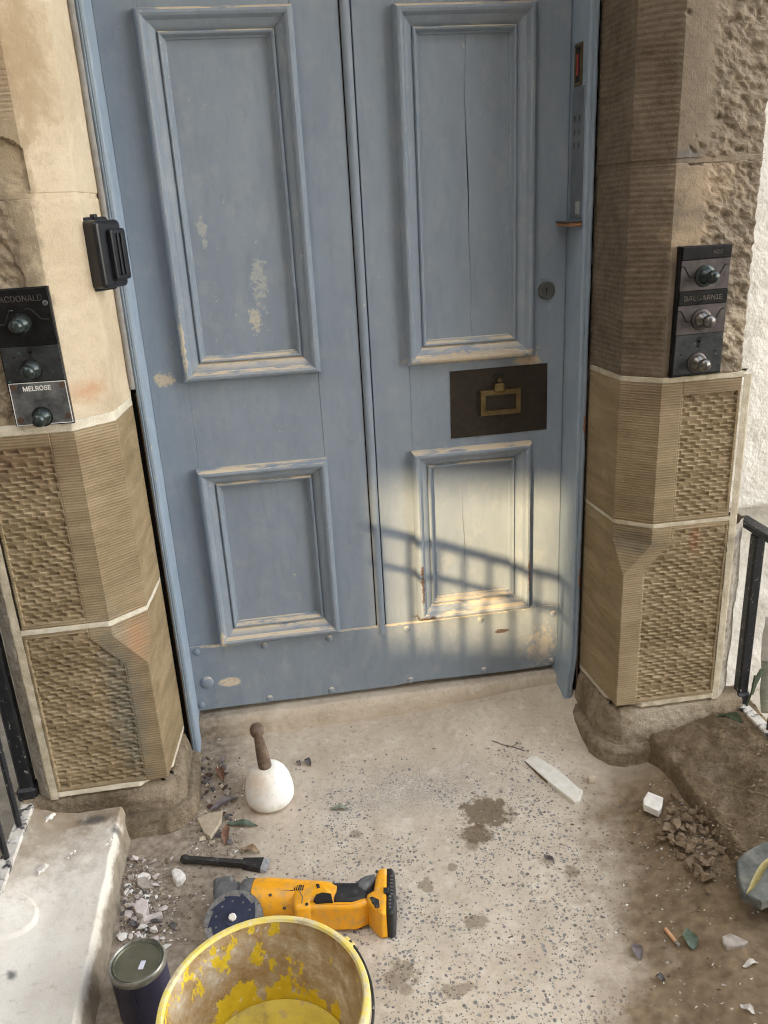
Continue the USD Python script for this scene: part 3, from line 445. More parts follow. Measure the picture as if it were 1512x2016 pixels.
def sun_dimmer_mat(g):
    p = g.pos(); t = g.n('transparent_bsdf', out='BSDF', color=g.ramp(g.noise(p, 3, 4), (.3, (.50, .475, .42)), (.7, (.62, .595, .53)))); gl = g.n('glossy_bsdf', out='BSDF', color=(.8, .8, .8), roughness=.08)
    return g.n('mix_closure', out='closure', fac=g.n('fresnel', out='fac', IOR=1.45), closure1=t, closure2=gl)
mat('sun_dimming_glass', sun_dimmer_mat); part(fw, 'pane', wall_box(-.10, .45, ZB - .03, ZT + .03, WD + .09, WD + .096), 'sun_dimming_glass')  # tinted sheet added in the gap to weaken and warm the sun
tb = thing('tenement', 'added unseen blocks that shut off sky light from front and left', 'added_building', (1, -10, 0)); part(tb, 'wall', bx(-3.6, 7.6, -15, -9, -.5, 16), 'blocker_dark'); part(tb, 'wall', bx(-9, -4.4, -5.0, -.13, -.5, 11), 'blocker_dark')  # unseen masses added to narrow the sky light reaching the doorway
# ------------------------------------------------------------------ railings
def railing(side, label, x, ys_, top, second, r0, bot, base_h):
    t = thing('iron_railing', label, 'railing', (side * x, -1.2, bot))
    part(t, 'bottom_rail', bx(*sorted((side * (x - .015), side * (x + .013))), -2.35, -.235, bot - .012, bot + .004, .002), 'worn_white_iron')
    part(t, 'top_rail', bx(*sorted((side * (x - .017), side * (x + .017))), -2.35, -.20, top - .009, top + .009, .004), 'black_iron')
    if second: part(t, 'second_rail', bx(*sorted((side * (x - .010), side * (x + .010))), -2.35, -.20, second - .008, second + .008, .003), 'black_iron')
    for k, y in enumerate(ys_):
        r = r0 if k == 0 else r0 * .40
        P = np.array([(side * (x + .004 * math.sin(q * 9 + k)), y, q) for q in np.linspace(bot - .002, top - .01, 24)])
        m = bx(-r, r, -r, r, 0, 1, .003); m = cat_([bx(side * x - r, side * x + r, y - r, y + r, bot, top - .01, .004)] + ([bx(side * x - r - .006, side * x + r + .006, y - r - .006, y + r + .006, bot + .0, bot + .035, .006)] if k == 0 else []))
        part(t, 'railing_post' if k == 0 else 'railing_bar', m, 'black_iron')
railing(-1, 'black iron railing with flaking white bottom rail at left picture edge', .850, [-.262] + [-.262 - .098 * k for k in range(1, 21)], .80, .705, .0155, -.006, 0)
railing(1, 'black iron railing against the white wall at right picture edge', .868, [-.275] + [-.275 - .125 * k for k in range(1, 17)], .462, None, .0135, -.004, 0)
# ================================================================== DOOR
door = thing('front_door', 'weathered blue grey panelled wooden front door with brass letter plate', 'door', (0, 0, 0))
part(door, 'core', bx(-.486, .486, .022, .060, .004, 2.15), 'paint_door')
ST = [(-.488, -.404), (-.106, -.0065), (.0195, .109), (.401, .488)]
for a, b in ST: part(door, 'stile', bx(a, b, 0, .03, .002, 2.15, .0012), 'paint_door')
for (a, b) in ((-.404, -.106), (.109, .401)):
    for z0, z1 in ((.002, .19), (.646, .864), (1.588, 2.15)): part(door, 'rail', bx(a + .0002, b - .0002, .0005, .03, z0, z1, .0010), 'paint_door')
bd = tube([(.0065, .001, .16), (.0065, .001, 1.0), (.0065, .001, 2.15)], .0105, 14); part(door, 'centre_bead', bd, 'paint_door', 40)
part(door, 'bead_gap', bx(-.0063, .0193, .012, .02, .1, 2.15), 'rust_brown')
PROF = [(0, .002), (0.0008, -.010), (.003, -.0155), (.007, -.0195), (.012, -.0205), (.017, -.0185), (.0205, -.014), (.0225, -.0105), (.026, -.0095), (.033, -.0065), (.038, -.002), (.0400, .0005), (.0408, -.0035), (.0435, -.0055), (.0465, -.0045), (.049, .0), (.0505, .006), (.0535, .0075), (.055, .0135)]
def moulding(x0, x1, z0, z1, seed):
    V = []; N = 60; rg = np.random.default_rng(seed)
    cs = [(x0, z0, 1, 1), (x1, z0, -1, 1), (x1, z1, -1, -1), (x0, z1, 1, -1)]; k = np.linspace(0, 1, N, endpoint=False)[:, None]; per = []
    for i in range(4):
        a, b = cs[i], cs[(i + 1) % 4]; per.append(np.concatenate([np.full((N, 1), i), k], 1))
    per = np.vstack(per); i0 = per[:, 0].astype(int); t = per[:, 1]
    for d, y in PROF:
        y = y * 1.3 if y < 0 else y
        P = np.array([[c[0] + c[2] * d, c[1] + c[3] * d] for c in cs]); A, B = P[i0], P[(i0 + 1) % 4]; Q = A + (B - A) * t[:, None]
        yy = y + .0022 * fbm(Q[:, 0], 0 * t + d * 2, Q[:, 1], 30, 3, seed) + .003 * np.maximum(0, fbm(Q[:, 0], 0 * t + d * 5, Q[:, 1], 50, 3, seed + 1) - .2)
        V.append(np.column_stack([Q[:, 0], yy, Q[:, 1]]))
    n = 4 * N; F = []
    for r in range(len(PROF) - 1):
        j = np.arange(n); q = (j + 1) % n; F.append(np.column_stack([r * n + j, r * n + q, (r + 1) * n + q])); F.append(np.column_stack([r * n + j, (r + 1) * n + q, (r + 1) * n + j]))
    return trimesh.Trimesh(np.vstack(V), np.vstack(F), process=False)
for k, (a, b, z0, z1, crack) in enumerate(((-.411, -.099, .858, 1.598, None), (.1025, .408, .857, 1.594, [(.262, 1.56), (.2555, 1.44), (.257, 1.36), (.2595, 1.28), (.2610, 1.22), (.2605, 1.12), (.2640, 1.03), (.2625, .95), (.2650, .912)]), (-.411, -.101, .185, .652, None), (.1035, .406, .189, .648, [(.236, .55), (.233, .47), (.238, .38), (.236, .31), (.239, .24)]))):
    pl = sbox(a + .03, z0 + .03, b - .03, z1 - .03)
    if crack:
        c = np.array(crack); wid = np.interp(np.linspace(0, 1, len(c)), [0, .2, .38, .5, .6, 1], [.0004, .0008, .0030, .0026, .0009, .0005]) * (1 if k == 1 else .45)
        pl = pl.difference(Polygon(np.vstack([c - np.column_stack([wid / 2, 0 * wid]), (c + np.column_stack([wid / 2, 0 * wid]))[::-1]])))
    m = trimesh.creation.extrude_polygon(pl, .005); part(door, 'panel', front(m, 0, .0165, 0), 'paint_door')
    if crack: part(door, 'panel_back', bx(a + .05, b - .05, .018, .021, z0 + .05, z1 - .05), 'dark_void')
    part(door, 'moulding', moulding(a, b, z0, z1, 5 + k), 'paint_door', 25)
# kick plate with bolts
px = np.linspace(-.491, .487, 60); top = .1845 + .0008 * np.sin(px * 9); bot = -.002 + .0025 * fbm(px, 0, 0, 9, 3, 2) + .004 * (px > .05) * np.sin((px + .1) * 7) ** 2
kp = part(door, 'kick_plate', front(trimesh.creation.extrude_polygon(Polygon(np.vstack([np.column_stack([px, bot]), np.column_stack([px, top])[::-1]])), .0032), 0, -.0003, 0), 'paint_plate')
dome_p = lambda r, h: [(r * 1.06, 0), (r, h * .25), (r * .86, h * .62), (r * .55, h * .9), (r * .2, h), (0.0001, h * 1.01)]
for x, z in ((-.471, .171), (-.30, .166), (-.132, .165), (.073, .164), (.272, .165), (.474, .158), (-.478, .014), (-.301, .008), (-.137, .009), (.077, .009), (.28, .011), (.472, .013)):
    part(kp, 'bolt', lathe(dome_p(.0088, .0055), (x, -.0034, z), (0, -1, 0), 18), 'paint_plate', True)
part(kp, 'bolt', lathe(dome_p(.0165, .008), (-.456, -.0034, .079), (0, -1, 0), 24), 'paint_plate', True, label='largest dome headed bolt')
# letter plate
lp = part(door, 'letter_plate', front(bevel([(.2055, .670), (.4475, .672), (.4465, .836), (.2065, .8345)], .0025, .0012), 0, 0, 0), 'plate_black_brass')
fo, fi = sbox(.278, .722, .377, .783), sbox(.290, .734, .366, .771)
fr = trimesh.creation.extrude_polygon(fo.difference(fi), .010); part(lp, 'flap_frame', front(fr, 0, -.0025, 0), 'brass_dull')
part(lp, 'flap', front(bevel([(.289, .733), (.367, .733), (.367, .772), (.289, .772)], .004, .001), 0, -.0026, 0), 'plate_black_brass')
part(lp, 'knocker', cat_([front(bevel(rrect(.026, .022, .005, c=(.3235, .789)), .016, .004), 0, -.0026, 0), lathe([(.0001, .012), (.005, .012), (.006, .004), (.006, 0)], (.3245, -.0026, .806), (0, -1, 0), 14)]), 'brass_dull', 30)
ring = [(.324 + .013 * math.cos(a), -.005, .812 + .009 * math.sin(a)) for a in np.linspace(.3, math.pi - .3, 12)]; part(lp, 'knocker_ring', tube(ring, .0014, 6), 'knob_dark', True)
# lock cylinder
cy = part(door, 'lock_cylinder', lathe([(.0205, 0), (.0205, .004), (.0185, .0065), (.0158, .0065), (.015, .0045), (.0001, .0045)], (.441, .0005, 1.007), (0, -1, 0), 40), 'grey_zinc', 30)
part(cy, 'keyway', cat_([bx(.4400, .4418, -.0052, -.0035, .999, 1.010), bx(.4390, .4425, -.0050, -.0035, 1.009, 1.013)]), 'dark_void')
# ------------------------------------------------------------------ door frame
frm = thing('door_frame', 'pale blue wooden door frame with chipped edges', 'door frame', (0, -.05, -.11))
def post(xs_, z0, seed, flare=None):
    zz = np.linspace(z0, 2.2, 120); V = []; a, b = xs_; s = 1 if a > 0 else -1; ins = a if s > 0 else b; out = b if s > 0 else a
    prof = [(ins, .03), (ins, -.088), (ins + s * .001, -.0935), (ins + s * .004, -.0955), (ins + s * .009, -.0955), (ins + s * .0105, -.0930), (ins + s * .012, -.0955), (out - s * .004, -.0955), (out, -.092), (out, .03)]
    for (x, y) in prof:
        q = .0025 * fbm(zz * 0 + x * 3, zz * 0 + y * 3, zz, 12, 3, seed) + (.004 * np.minimum(0, fbm(zz * 0, zz * 0, zz, 34, 4, seed + 3)) * (abs(x - out) < .006) * s); sh = 0 if flare is None else flare * sstep(.12, -.10, zz)
        V.append(np.column_stack([x + q + sh, y + 0 * zz, zz]))
    return trimesh.Trimesh(np.vstack(V), grid_faces(len(prof), len(zz))[:, ::(1 if s > 0 else -1)], process=False)
part(frm, 'left_post', post((-.505, -.488), -.145, 3), 'paint_frame', 30); part(frm, 'head', bx(-.505, .51, -.09, .03, 2.15, 2.2), 'paint_frame')
rp = part(frm, 'right_post', post((.4895, .5115), -.105, 8, -.016), 'paint_frame', 30)
part(frm, 'sealant', cat_([tube(np.column_stack([-.5115 + .001 * fbm(q_ := np.linspace(.87, 2.2, 90), 0, 0, 40, 3, 3), -.092 + .004 * fbm(q_, 1, 0, 30, 3, 5), q_]), .0072, 6)]), 'mortar_grey', True)
part(frm, 'gap', bx(-.520, -.504, -.07, -.06, -.12, 2.2), 'dark_void'); part(frm, 'gap', bx(.511, .523, -.07, -.06, -.12, 2.2), 'dark_void')
part(frm, 'bare_edge', cat_([tube(np.column_stack([-.5052 + .0012 * fbm(q_ := np.linspace(-.1, .86, 120), 0, 0, 60, 4, 9), q_ * 0 - .090, q_]), .0022, 5), tube(np.column_stack([.5118 + .0015 * fbm(q_, 0, 0, 60, 4, 19), q_ * 0 - .089, q_]), .0022, 5)]), 'rust_brown')
# entry release plate on the inner face of the right post
kz = part(frm, 'keep_plate', place(bevel(rrect(.068, .262, .004), .003, .001), (.4893, -.052, 1.293), (0, -1, 0), (0, 0, 1), (-1, 0, 0)), 'strip_blue')
for i, (yy, zz_) in enumerate([(y, z) for z in (1.364, 1.338, 1.312) for y in (-.036, -.062)]): part(kz, 'screw', lathe(dome_p(.0062, .0022), (.4864, yy, zz_), (-1, 0, 0), 14), 'grey_zinc', True)
part(kz, 'sticker', place(bevel(rrect(.024, .026, .001), .0006, .0002), (.4862, -.066, 1.185), (0, -1, 0), (0, 0, 1), (-1, 0, 0)), 'sticker_grey')
part(frm, 'strike_slot', place(trimesh.creation.extrude_polygon(sbox(-.021, -.040, .021, .040).difference(sbox(-.013, -.033, .012, .033)), .0026), (.4892, -.045, 1.467), (0, -1, 0), (0, 0, 1), (-1, 0, 0)), 'brass_dull', label='brass strike plate')
part(frm, 'slot_back', bx(.4880, .4889, -.058, -.033, 1.435, 1.500), 'dark_void'); part(frm, 'red_latch', bx(.4862, .4879, -.046, -.036, 1.447, 1.487, .0006), 'red_paint')
part(frm, 'latch_block', bx(.458, .4885, -.092, -.010, 1.147, 1.1555, .002), 'copper_wood', label='small brown wooden block sticking out'); part(frm, 'latch_cover', bx(.456, .4884, -.093, -.008, 1.1557, 1.1585, .001), 'grey_zinc')
# ------------------------------------------------------------------ bell pulls
KNOB = [(.017, 0), (.0165, .004), (.0145, .0085), (.0105, .0125), (.0065, .016), (.0055, .020), (.0065, .0225), (.0095, .0245), (.0122, .0285), (.0130, .033), (.0118, .0375), (.0080, .0410), (.0035, .0425), (.0001, .0428)]
def text(parent, s, h, x, z, y, m, bold=False, width=None):
    t = meshkit.text_mesh(s, h, .0006, bold); t.apply_translation((-t.bounds[:, 0].mean(), -h / 2, 0))
    if width: t.vertices[:, 0] *= width / t.extents[0]
    part(parent, 'lettering', front(t, x, y, z), m)
def curve_line(x0, x1, zt, drop, y, flip=1):
    k = np.linspace(0, 1, 20); xx = x0 + (x1 - x0) * k; zz_ = zt - drop * sstep(.15, .75, k); return tube(np.column_stack([xx, 0 * k + y, zz_]), .0011, 5)
YP = YF - .0035
def keyhole(x, z, y): return cat_([lathe([(.0055, 0), (.0055, .0008), (.0001, .0008)], (x, y, z + .006), (0, -1, 0), 16), front(trimesh.creation.extrude_polygon(Polygon([(-.0026, 0), (.0026, 0), (.0038, -.015), (-.0038, -.015)]), .0008), x, y, z + .004)])
def rosette(x, z, y, r): return lathe([(r, 0), (r * .97, .003), (r * .8, .005), (.0001, .0055)], (x, y, z), (0, -1, 0), 28)
bp = thing('bell_pull_panel', 'weathered bronze bell pull panel with three knobs on brown right jamb', 'bell panel', (.66, YP, .97), group=None)
part(bp, 'backing', front(bevel([(.607, .843), (.7175, .846), (.7185, 1.104), (.6085, 1.105)], .012, .002), 0, YP + .004, 0), 'bronze_dark')
yb_ = YP - .0082
np1 = part(bp, 'name_strip', front(bevel([(.613, 1.078), (.7165, 1.080), (.717, 1.103), (.613, 1.1025)], .004, .001), 0, yb_, 0), 'bronze_dark')
part(bp, 'plate', front(bevel([(.612, 1.018), (.7158, 1.019), (.7165, 1.079), (.6128, 1.077)], .002, .0006), 0, yb_, 0), 'bronze_light')
np2 = part(bp, 'name_strip', front(bevel([(.6115, .990), (.7152, .991), (.716, 1.017), (.612, 1.016)], .004, .001), 0, yb_, 0), 'bronze_dark')
text(np2, 'BALGARNIE', .0095, .6635, 1.0035, yb_ - .0038, 'knob_metal', width=.082)
text(np1, 'NIE', .0075, .688, 1.0910, yb_ - .0038, 'bronze_light', width=.02)
for x in (.6165, .7112): part(np2, 'stud', lathe([(.0022, 0), (.0022, .001), (.0001, .001)], (x, yb_ - .004, 1.0035), (0, -1, 0), 10), 'dark_void')
part(bp, 'plate', front(bevel([(.611, .931), (.7148, .932), (.7152, .990), (.6115, .989)], .002, .0006), 0, yb_, 0), 'bronze_light')
kpl = part(bp, 'key_plate', front(bevel([(.6095, .849), (.7138, .851), (.7148, .931), (.611, .930)], .003, .0008), 0, yb_, 0), 'bronze_green', label='keyhole plate stained green')
part(kpl, 'keyhole', keyhole(.662, .914, yb_ - .0030), 'dark_void')
for x, z in ((.6245, .891), (.6605, .892), (.699, .894)): part(kpl, 'hole', lathe([(.0023, 0), (.0023, .0006), (.0001, .0006)], (x, yb_ - .003, z), (0, -1, 0), 10), 'dark_void')
for z0 in (1.066, .979):
    for s in (-1, 1): part(bp, 'scroll_line', curve_line(.6625 + s * .050, .6625 + s * .021, z0, .022, yb_ - .0022), 'dark_void')
for x, z, m in ((.664, 1.046, 'knob_dark'), (.6635, .960, 'knob_metal'), (.661, .872, 'knob_metal')): k_ = part(bp, 'knob', lathe(KNOB, (x, yb_ - .002, z), (0, -1, 0), 32), m, True); part(k_, 'rosette', rosette(x, z, yb_ - .002, .0215), 'knob_dark' if z > 1 else 'bronze_light', 30)
lq = thing('bell_pull_panel', 'dark bell pull panel with MELROSE name plate on pale left jamb', 'bell panel', (-.65, YP, .97))
yb_ = YP - .0062
part(lq, 'backing', front(bevel([(-.700, .856), (-.594, .853), (-.5965, 1.107), (-.703, 1.106)], .010, .002), 0, YP + .004, 0), 'bronze_dark')
p1 = part(lq, 'plate', front(bevel([(-.6985, 1.004), (-.5968, 1.003), (-.5985, 1.105), (-.7015, 1.104)], .0022, .0008), 0, yb_, 0), 'bronze_dark')
text(p1, 'MACDONALD', .0105, -.652, 1.088, yb_ - .0021, 'knob_metal', width=.085)
part(p1, 'screw', lathe([(.005, 0), (.005, .001), (.0043, .0014), (.0001, .0014)], (-.6055, yb_ - .0022, 1.078), (0, -1, 0), 18), 'plate_steel'); part(p1, 'screw_slot', front(trimesh.creation.extrude_polygon(Polygon([(-.0035, -.0022), (-.003, -.003), (.0035, .0022), (.003, .003)]), .0004), -.6055, yb_ - .0036, 1.078), 'dark_void')
part(p1, 'scroll_line', curve_line(-.642, -.604, 1.070, .020, yb_ - .0024), 'bronze_green'); part(p1, 'scroll_line', curve_line(-.664, -.690, 1.068, .024, yb_ - .0024), 'bronze_green')
p2 = part(lq, 'key_plate', front(bevel([(-.6985, .939), (-.5955, .938), (-.5968, 1.0025), (-.6985, 1.003)], .0022, .0008), 0, yb_, 0), 'bronze_green', label='keyhole plate stained green'); part(p2, 'keyhole', keyhole(-.648, .990, yb_ - .0022), 'dark_void')
part(p2, 'hole', lathe([(.0028, 0), (.0028, .0006), (.0001, .0006)], (-.6775, yb_ - .0022, .985), (0, -1, 0), 10), 'dark_void')
p3 = part(lq, 'name_plate', front(bevel([(-.6965, .858), (-.5945, .857), (-.5958, .9365), (-.6965, .9375)], .004, .0008), 0, yb_, 0), 'plate_steel', label='polished steel name plate with white rim')
text(p3, 'MELROSE', .0085, -.648, .926, yb_ - .0039, 'engraving_white', True, width=.050)
o_, i_ = Polygon([(-.6965, .858), (-.5945, .857), (-.5958, .9365), (-.6965, .9375)]), None; part(p3, 'rim', front(trimesh.creation.extrude_polygon(o_.buffer(.0002).difference(o_.buffer(-.0010)), .0004), 0, yb_ - .0040, 0), 'engraving_white')
for x, z in ((-.689, .930), (-.602, .929), (-.601, .870), (-.688, .868)): part(p3, 'screw', lathe([(.006, 0), (.0055, .0008), (.0001, .001)], (x, yb_ - .004, z), (0, -1, 0), 16), 'rust_brown')
for x, z, m in ((-.654, 1.043, 'knob_dark'), (-.650, .961, 'knob_dark'), (-.648, .872, 'knob_dark')): k_ = part(lq, 'knob', lathe(KNOB, (x, yb_ - .002, z), (0, -1, 0), 32), m, True); part(k_, 'rosette', rosette(x, z, yb_ - .002, .0195), 'bronze_dark', 30)
# ------------------------------------------------------------------ key safe on the left chamfer
ks = thing('key_safe', 'black plastic key safe fixed to left jamb above the bell panel', 'key safe', (-.56, -.27, 1.15))
_k = math.radians(34); KO, KX, KZ = np.array([-.524, -.200, 1.152]), np.array([math.sin(_k), math.cos(_k), 0]), np.array([math.cos(_k), -math.sin(_k), 0])
loc_ = lambda m: place(m, KO, KX, (0, 0, 1), KZ)
part(ks, 'back_plate', loc_(bevel(rrect(.078, .134, .008), .010, .002)), 'black_plastic')
part(ks, 'body', place(bevel(rrect(.068, .122, .010, 6), .036, .008, 4), KO + KZ * .009, KX, (0, 0, 1), KZ), 'black_plastic', 35)
part(ks, 'cover', place(bevel(rrect(.040, .092, .006, 5), .012, .003, 3), KO + KZ * .0445 + KX * .010 + np.array([0, 0, -.001]), KX, (0, 0, 1), KZ), 'black_plastic', 35)
part(ks, 'cover_rib', cat_([place(bevel(rrect(.004, .076, .0015, 2), .004, .001), KO + KZ * .0562 + KX * q + np.array([0, 0, -.001]), KX, (0, 0, 1), KZ) for q in (.004, .014)]), 'black_plastic'); part(ks, 'hinge_pin', place(bevel(rrect(.010, .008, .002, 2), .010, .002), KO + np.array([0, 0, .068]) + KZ * .004 + KX * .004, KX, (0, 0, 1), KZ), 'black_plastic')
# ================================================================== THINGS ON THE PATH
def F(u, v, dz=0.0):
    p = ray_z(u, v, -.1)
    for _ in range(4): p = ray_z(u, v, float(floor_z(p[0], p[1])) + dz)
    return p
def outl(pts, z): return np.array([ray_z(u, v, z)[:2] for u, v in pts])
# stone mason's mallet standing on its head
mb = np.array([-.315, -.272, 0]); mb[2] = floor_z(*mb[:2]); ml = thing('mallet', 'white nylon mason mallet standing on its head with brown wooden handle', 'mallet', mb)
HEAD = [(.0001, 0), (.040, .0), (.050, .003), (.0555, .012), (.0570, .026), (.0555, .045), (.0510, .064), (.0440, .080), (.0340, .091), (.0220, .097), (.0001, .0985)]
part(ml, 'head', lathe(HEAD, mb, (-.02, .03, 1), 48), 'white_nylon', True)
hd = np.array([-.085, .02, 1.0]); part(ml, 'handle', lathe([(.0155, 0), (.0150, .03), (.0135, .055), (.0115, .075), (.0100, .086), (.0110, .090), (.0150, .096), (.0165, .104), (.0160, .112), (.0120, .119), (.0001, .1215)], mb + np.array([-.004, 0, .092]), hd, 24), 'handle_wood', True)
# cold chisel
a_, b_ = F(362, 1691, .011), F(528, 1704, .008); ch = thing('chisel', 'blackened steel chisel with bright cutting edge lying near the rubble', 'chisel', (a_ + b_) / 2)
ax_ = (b_ - a_) / np.linalg.norm(b_ - a_); Ln = np.linalg.norm(b_ - a_); pr = np.array([(.0001, -.006), (.007, -.006), (.0098, -.001), (.0098, .006), (.0072, .011), (.0078, .020), (.0082, .08), (.0085, Ln * .72)])
part(ch, 'shank', lathe(pr, a_, ax_, 8), 'steel_black', 30)
sd = np.cross([0, 0, 1], ax_); s0, s1, s2 = a_ + ax_ * Ln * .70, a_ + ax_ * Ln * .93, a_ + ax_ * Ln * 1.0
V = []
for c_, w_, h_ in ((s0, .0085, .0082), (s1, .0165, .0060), (s2, .0180, .0012)): V += [c_ + sd * w_ + [0, 0, h_], c_ - sd * w_ + [0, 0, h_], c_ + sd * w_ - [0, 0, h_], c_ - sd * w_ - [0, 0, h_]]
part(ch, 'blade', trimesh.convex.convex_hull(np.array(V[:8])), 'steel_black'); part(ch, 'cutting_edge', trimesh.convex.convex_hull(np.array(V[4:]) + ax_ * .0006), 'steel_bare')
# battery grinder lying on the path
gz0 = float(floor_z(-.25, -.62)); gr = thing('angle_grinder', 'yellow and black battery angle grinder with blue diamond disc lying behind the bucket', 'angle grinder', (-.25, -.63, gz0))
zc = gz0 + .040; A0, A1 = ray_z(492, 1768, zc), ray_z(640, 1771, zc); gx_ = A1 - A0; gl = np.linalg.norm(gx_); gx_ /= gl
part(gr, 'motor_housing', lathe([(.0001, .004), (.030, .004), (.0365, .010), (.0385, .030), (.0375, .060), (.0365, .085), (.0355, .100), (.033, gl), (.028, gl + .025), (.0001, gl + .03)], A0, gx_, 40), 'tool_yellow', 30)
part(gr, 'gear_collar', lathe([(.026, -.020), (.0345, -.014), (.0370, -.004), (.0370, .0085), (.030, .0090)], A0, gx_, 40), 'rubber_grey', 30)
gs = np.cross([0, 0, 1], gx_); gb = A0 - gx_ * .045 + gs * .012
part(gr, 'gear_head', cat_([lathe([(.0001, .0), (.024, .0), (.030, .008), (.030, .040), (.026, .048), (.0001, .048)], A0 - gx_ * .018, -gx_, 24), bx(-.02, .02, -.02, .02, -.02, .02, .006).apply_translation(A0 - gx_ * .058 + gs * .02)]), 'rubber_grey', 30)
dn = np.array([-.10, -.32, 1.0]); dn /= np.linalg.norm(dn); dc = ray_z(459, 1809, gz0 + .058)
part(gr, 'guard', lathe([(.050, -.012), (.056, -.012), (.0565, -.004), (.052, -.004)], dc - dn * .004, dn, 40), 'rubber_grey', 30)
dk = part(gr, 'disc', lathe([(.010, .0012), (.0555, .0012), (.0555, -.0012), (.010, -.0012)], dc, dn, 64), 'disc_steel')
dx_, dy_, _ = frame_axes(dn)
tz = []
for k in range(9):
    for q in np.linspace(0, 1, 8): tz.append(((.0425 + .0065 * q ** 2) * math.cos((k + q) / 9 * 2 * math.pi), (.0425 + .0065 * q ** 2) * math.sin((k + q) / 9 * 2 * math.pi)))
tz = Polygon(tz).difference(Polygon([(.0095 * math.cos(a), .0095 * math.sin(a)) for a in np.linspace(0, 2 * math.pi, 24)[:-1]]))
for k in range(10): a = k / 10 * 2 * math.pi; tz = tz.difference(Polygon([(.034 * math.cos(a) + .0022 * math.cos(b), .034 * math.sin(a) + .0022 * math.sin(b)) for b in np.linspace(0, 6.28, 10)[:-1]]))
part(dk, 'disc_face', place(trimesh.creation.extrude_polygon(tz, .0006), dc + dn * .0013, dx_, dy_, dn), 'disc_blue')
for k in range(13): a = k / 13 * 2 * math.pi; part(dk, 'segment_slot', place(trimesh.creation.extrude_polygon(Polygon([(.051, -.0003), (.0556, -.0005), (.0556, .0005), (.051, .0003)]), .0004), dc + dn * .00125, math.cos(a) * dx_ + math.sin(a) * dy_, -math.sin(a) * dx_ + math.cos(a) * dy_, dn), 'dark_void')
part(dk, 'flange', lathe([(.016, .0018), (.0155, .0045), (.009, .005), (.0001, .005)], dc, dn, 24), 'disc_blue', 30); part(dk, 'spindle_nut', lathe([(.0075, .004), (.0075, .009), (.006, .0105), (.0001, .0105)], dc, dn, 8), 'chip_white')
def plan(pts, z0, h, r=.006, n=4): return place(bevel(outl(pts, z0 + h), h, r, n), (0, 0, z0), (1, 0, 0), (0, 1, 0), (0, 0, 1))
part(gr, 'rear_body', plan([(598, 1733), (640, 1737), (652, 1752), (658, 1772), (640, 1768), (612, 1772), (612, 1782), (585, 1786), (575, 1782), (575, 1740)], gz0 + .012, .062, .010), 'tool_yellow', 30)
part(gr, 'grip', plan([(640, 1733), (700, 1733), (716, 1730), (722, 1742), (722, 1766), (700, 1774), (660, 1775), (652, 1760)], gz0 + .012, .055, .012, 5), 'rubber_black', 30)
part(gr, 'grip_neck', plan([(700, 1733), (716, 1722), (738, 1717), (742, 1726), (728, 1740), (716, 1752), (702, 1748)], gz0 + .010, .058, .008), 'rubber_grey', 30)
part(gr, 'handle_bar', plan([(598, 1774), (625, 1773), (690, 1772), (720, 1763), (724, 1774), (697, 1784), (625, 1785), (590, 1786)], gz0 + .012, .058, .010, 5), 'tool_yellow', 30)
part(gr, 'trigger_slot', plan([(622, 1760), (634, 1756), (652, 1758), (655, 1772), (622, 1774), (617, 1770)], gz0 + .062, .0155, .002), 'dark_void')
part(gr, 'foot', plan([(741, 1712), (752, 1706), (762, 1707), (760, 1794), (748, 1796), (735, 1786), (724, 1775), (720, 1766), (722, 1758), (735, 1750)], gz0 + .006, .064, .008), 'tool_yellow', 30)
part(gr, 'foot_recess', plan([(727, 1766), (733, 1764), (746, 1770), (748, 1786), (743, 1787), (733, 1778)], gz0 + .066, .0046, .0015), 'rubber_black')
bt = part(gr, 'battery', plan([(760, 1708), (771, 1706), (777, 1714), (779, 1745), (777, 1792), (770, 1798), (760, 1796)], gz0 + .004, .062, .007), 'rubber_black', 30)
for k in range(6): v_ = 1722 + k * 7; part(bt, 'rib', plan([(768, v_), (774, v_ + 1), (774, v_ + 4), (768, v_ + 3)], gz0 + .062, .0055, .001), 'rubber_grey')
for k in range(4): v_ = 1762 + k * 7; part(bt, 'rib', plan([(765, v_), (770, v_), (770, v_ + 4), (765, v_ + 4)], gz0 + .062, .0055, .001), 'rubber_grey')
part(bt, 'catch', plan([(755, 1746), (766, 1746), (766, 1757), (755, 1757)], gz0 + .062, .010, .002), 'rubber_black')
lb = part(gr, 'rating_label', place(bevel(outl([(536, 1747), (577, 1746), (577, 1752), (536, 1753)], zc + .036), .0008, .0002), (0, 0, zc + .0335), (1, 0, 0), (0, 1, 0), (0, 0, 1)), 'rubber_black')
t_ = meshkit.text_mesh('DEWALT', .0075, .0006, True); t_.vertices[:, 0] *= .034 / t_.extents[0]; o_t = ray_z(538, 1744, zc + .0365); part(gr, 'lettering', place(t_, o_t - [0, .0, .003], gx_, gs * .95 + np.array([0, 0, -.3]), np.array([0, .3, .95])), 'rubber_black')
for k in range(5): u_ = 581 + k * 4; part(gr, 'vent', plan([(u_, 1742), (u_ + 2, 1742), (u_ - 1, 1752), (u_ - 3, 1752)], zc + .031, .0045, .0004), 'dark_void')
for u_, v_ in ((532, 1762), (560, 1788), (604, 1780), (742, 1716), (740, 1784)): part(gr, 'screw', lathe(dome_p(.0032, .0012), ray_z(u_, v_, gz0 + .074), (0, -.3, .95), 12), 'rubber_black')
part(gr, 'body_seam', tube([ray_z(u_, v_, gz0 + .0765) for u_, v_ in ((592, 1742), (590, 1755), (596, 1766), (594, 1778))], .0009, 5), 'rubber_grey')
part(gr, 'lock_button', plan([(622, 1740), (628, 1739), (630, 1746), (624, 1748)], gz0 + .072, .004, .001), 'rubber_black')
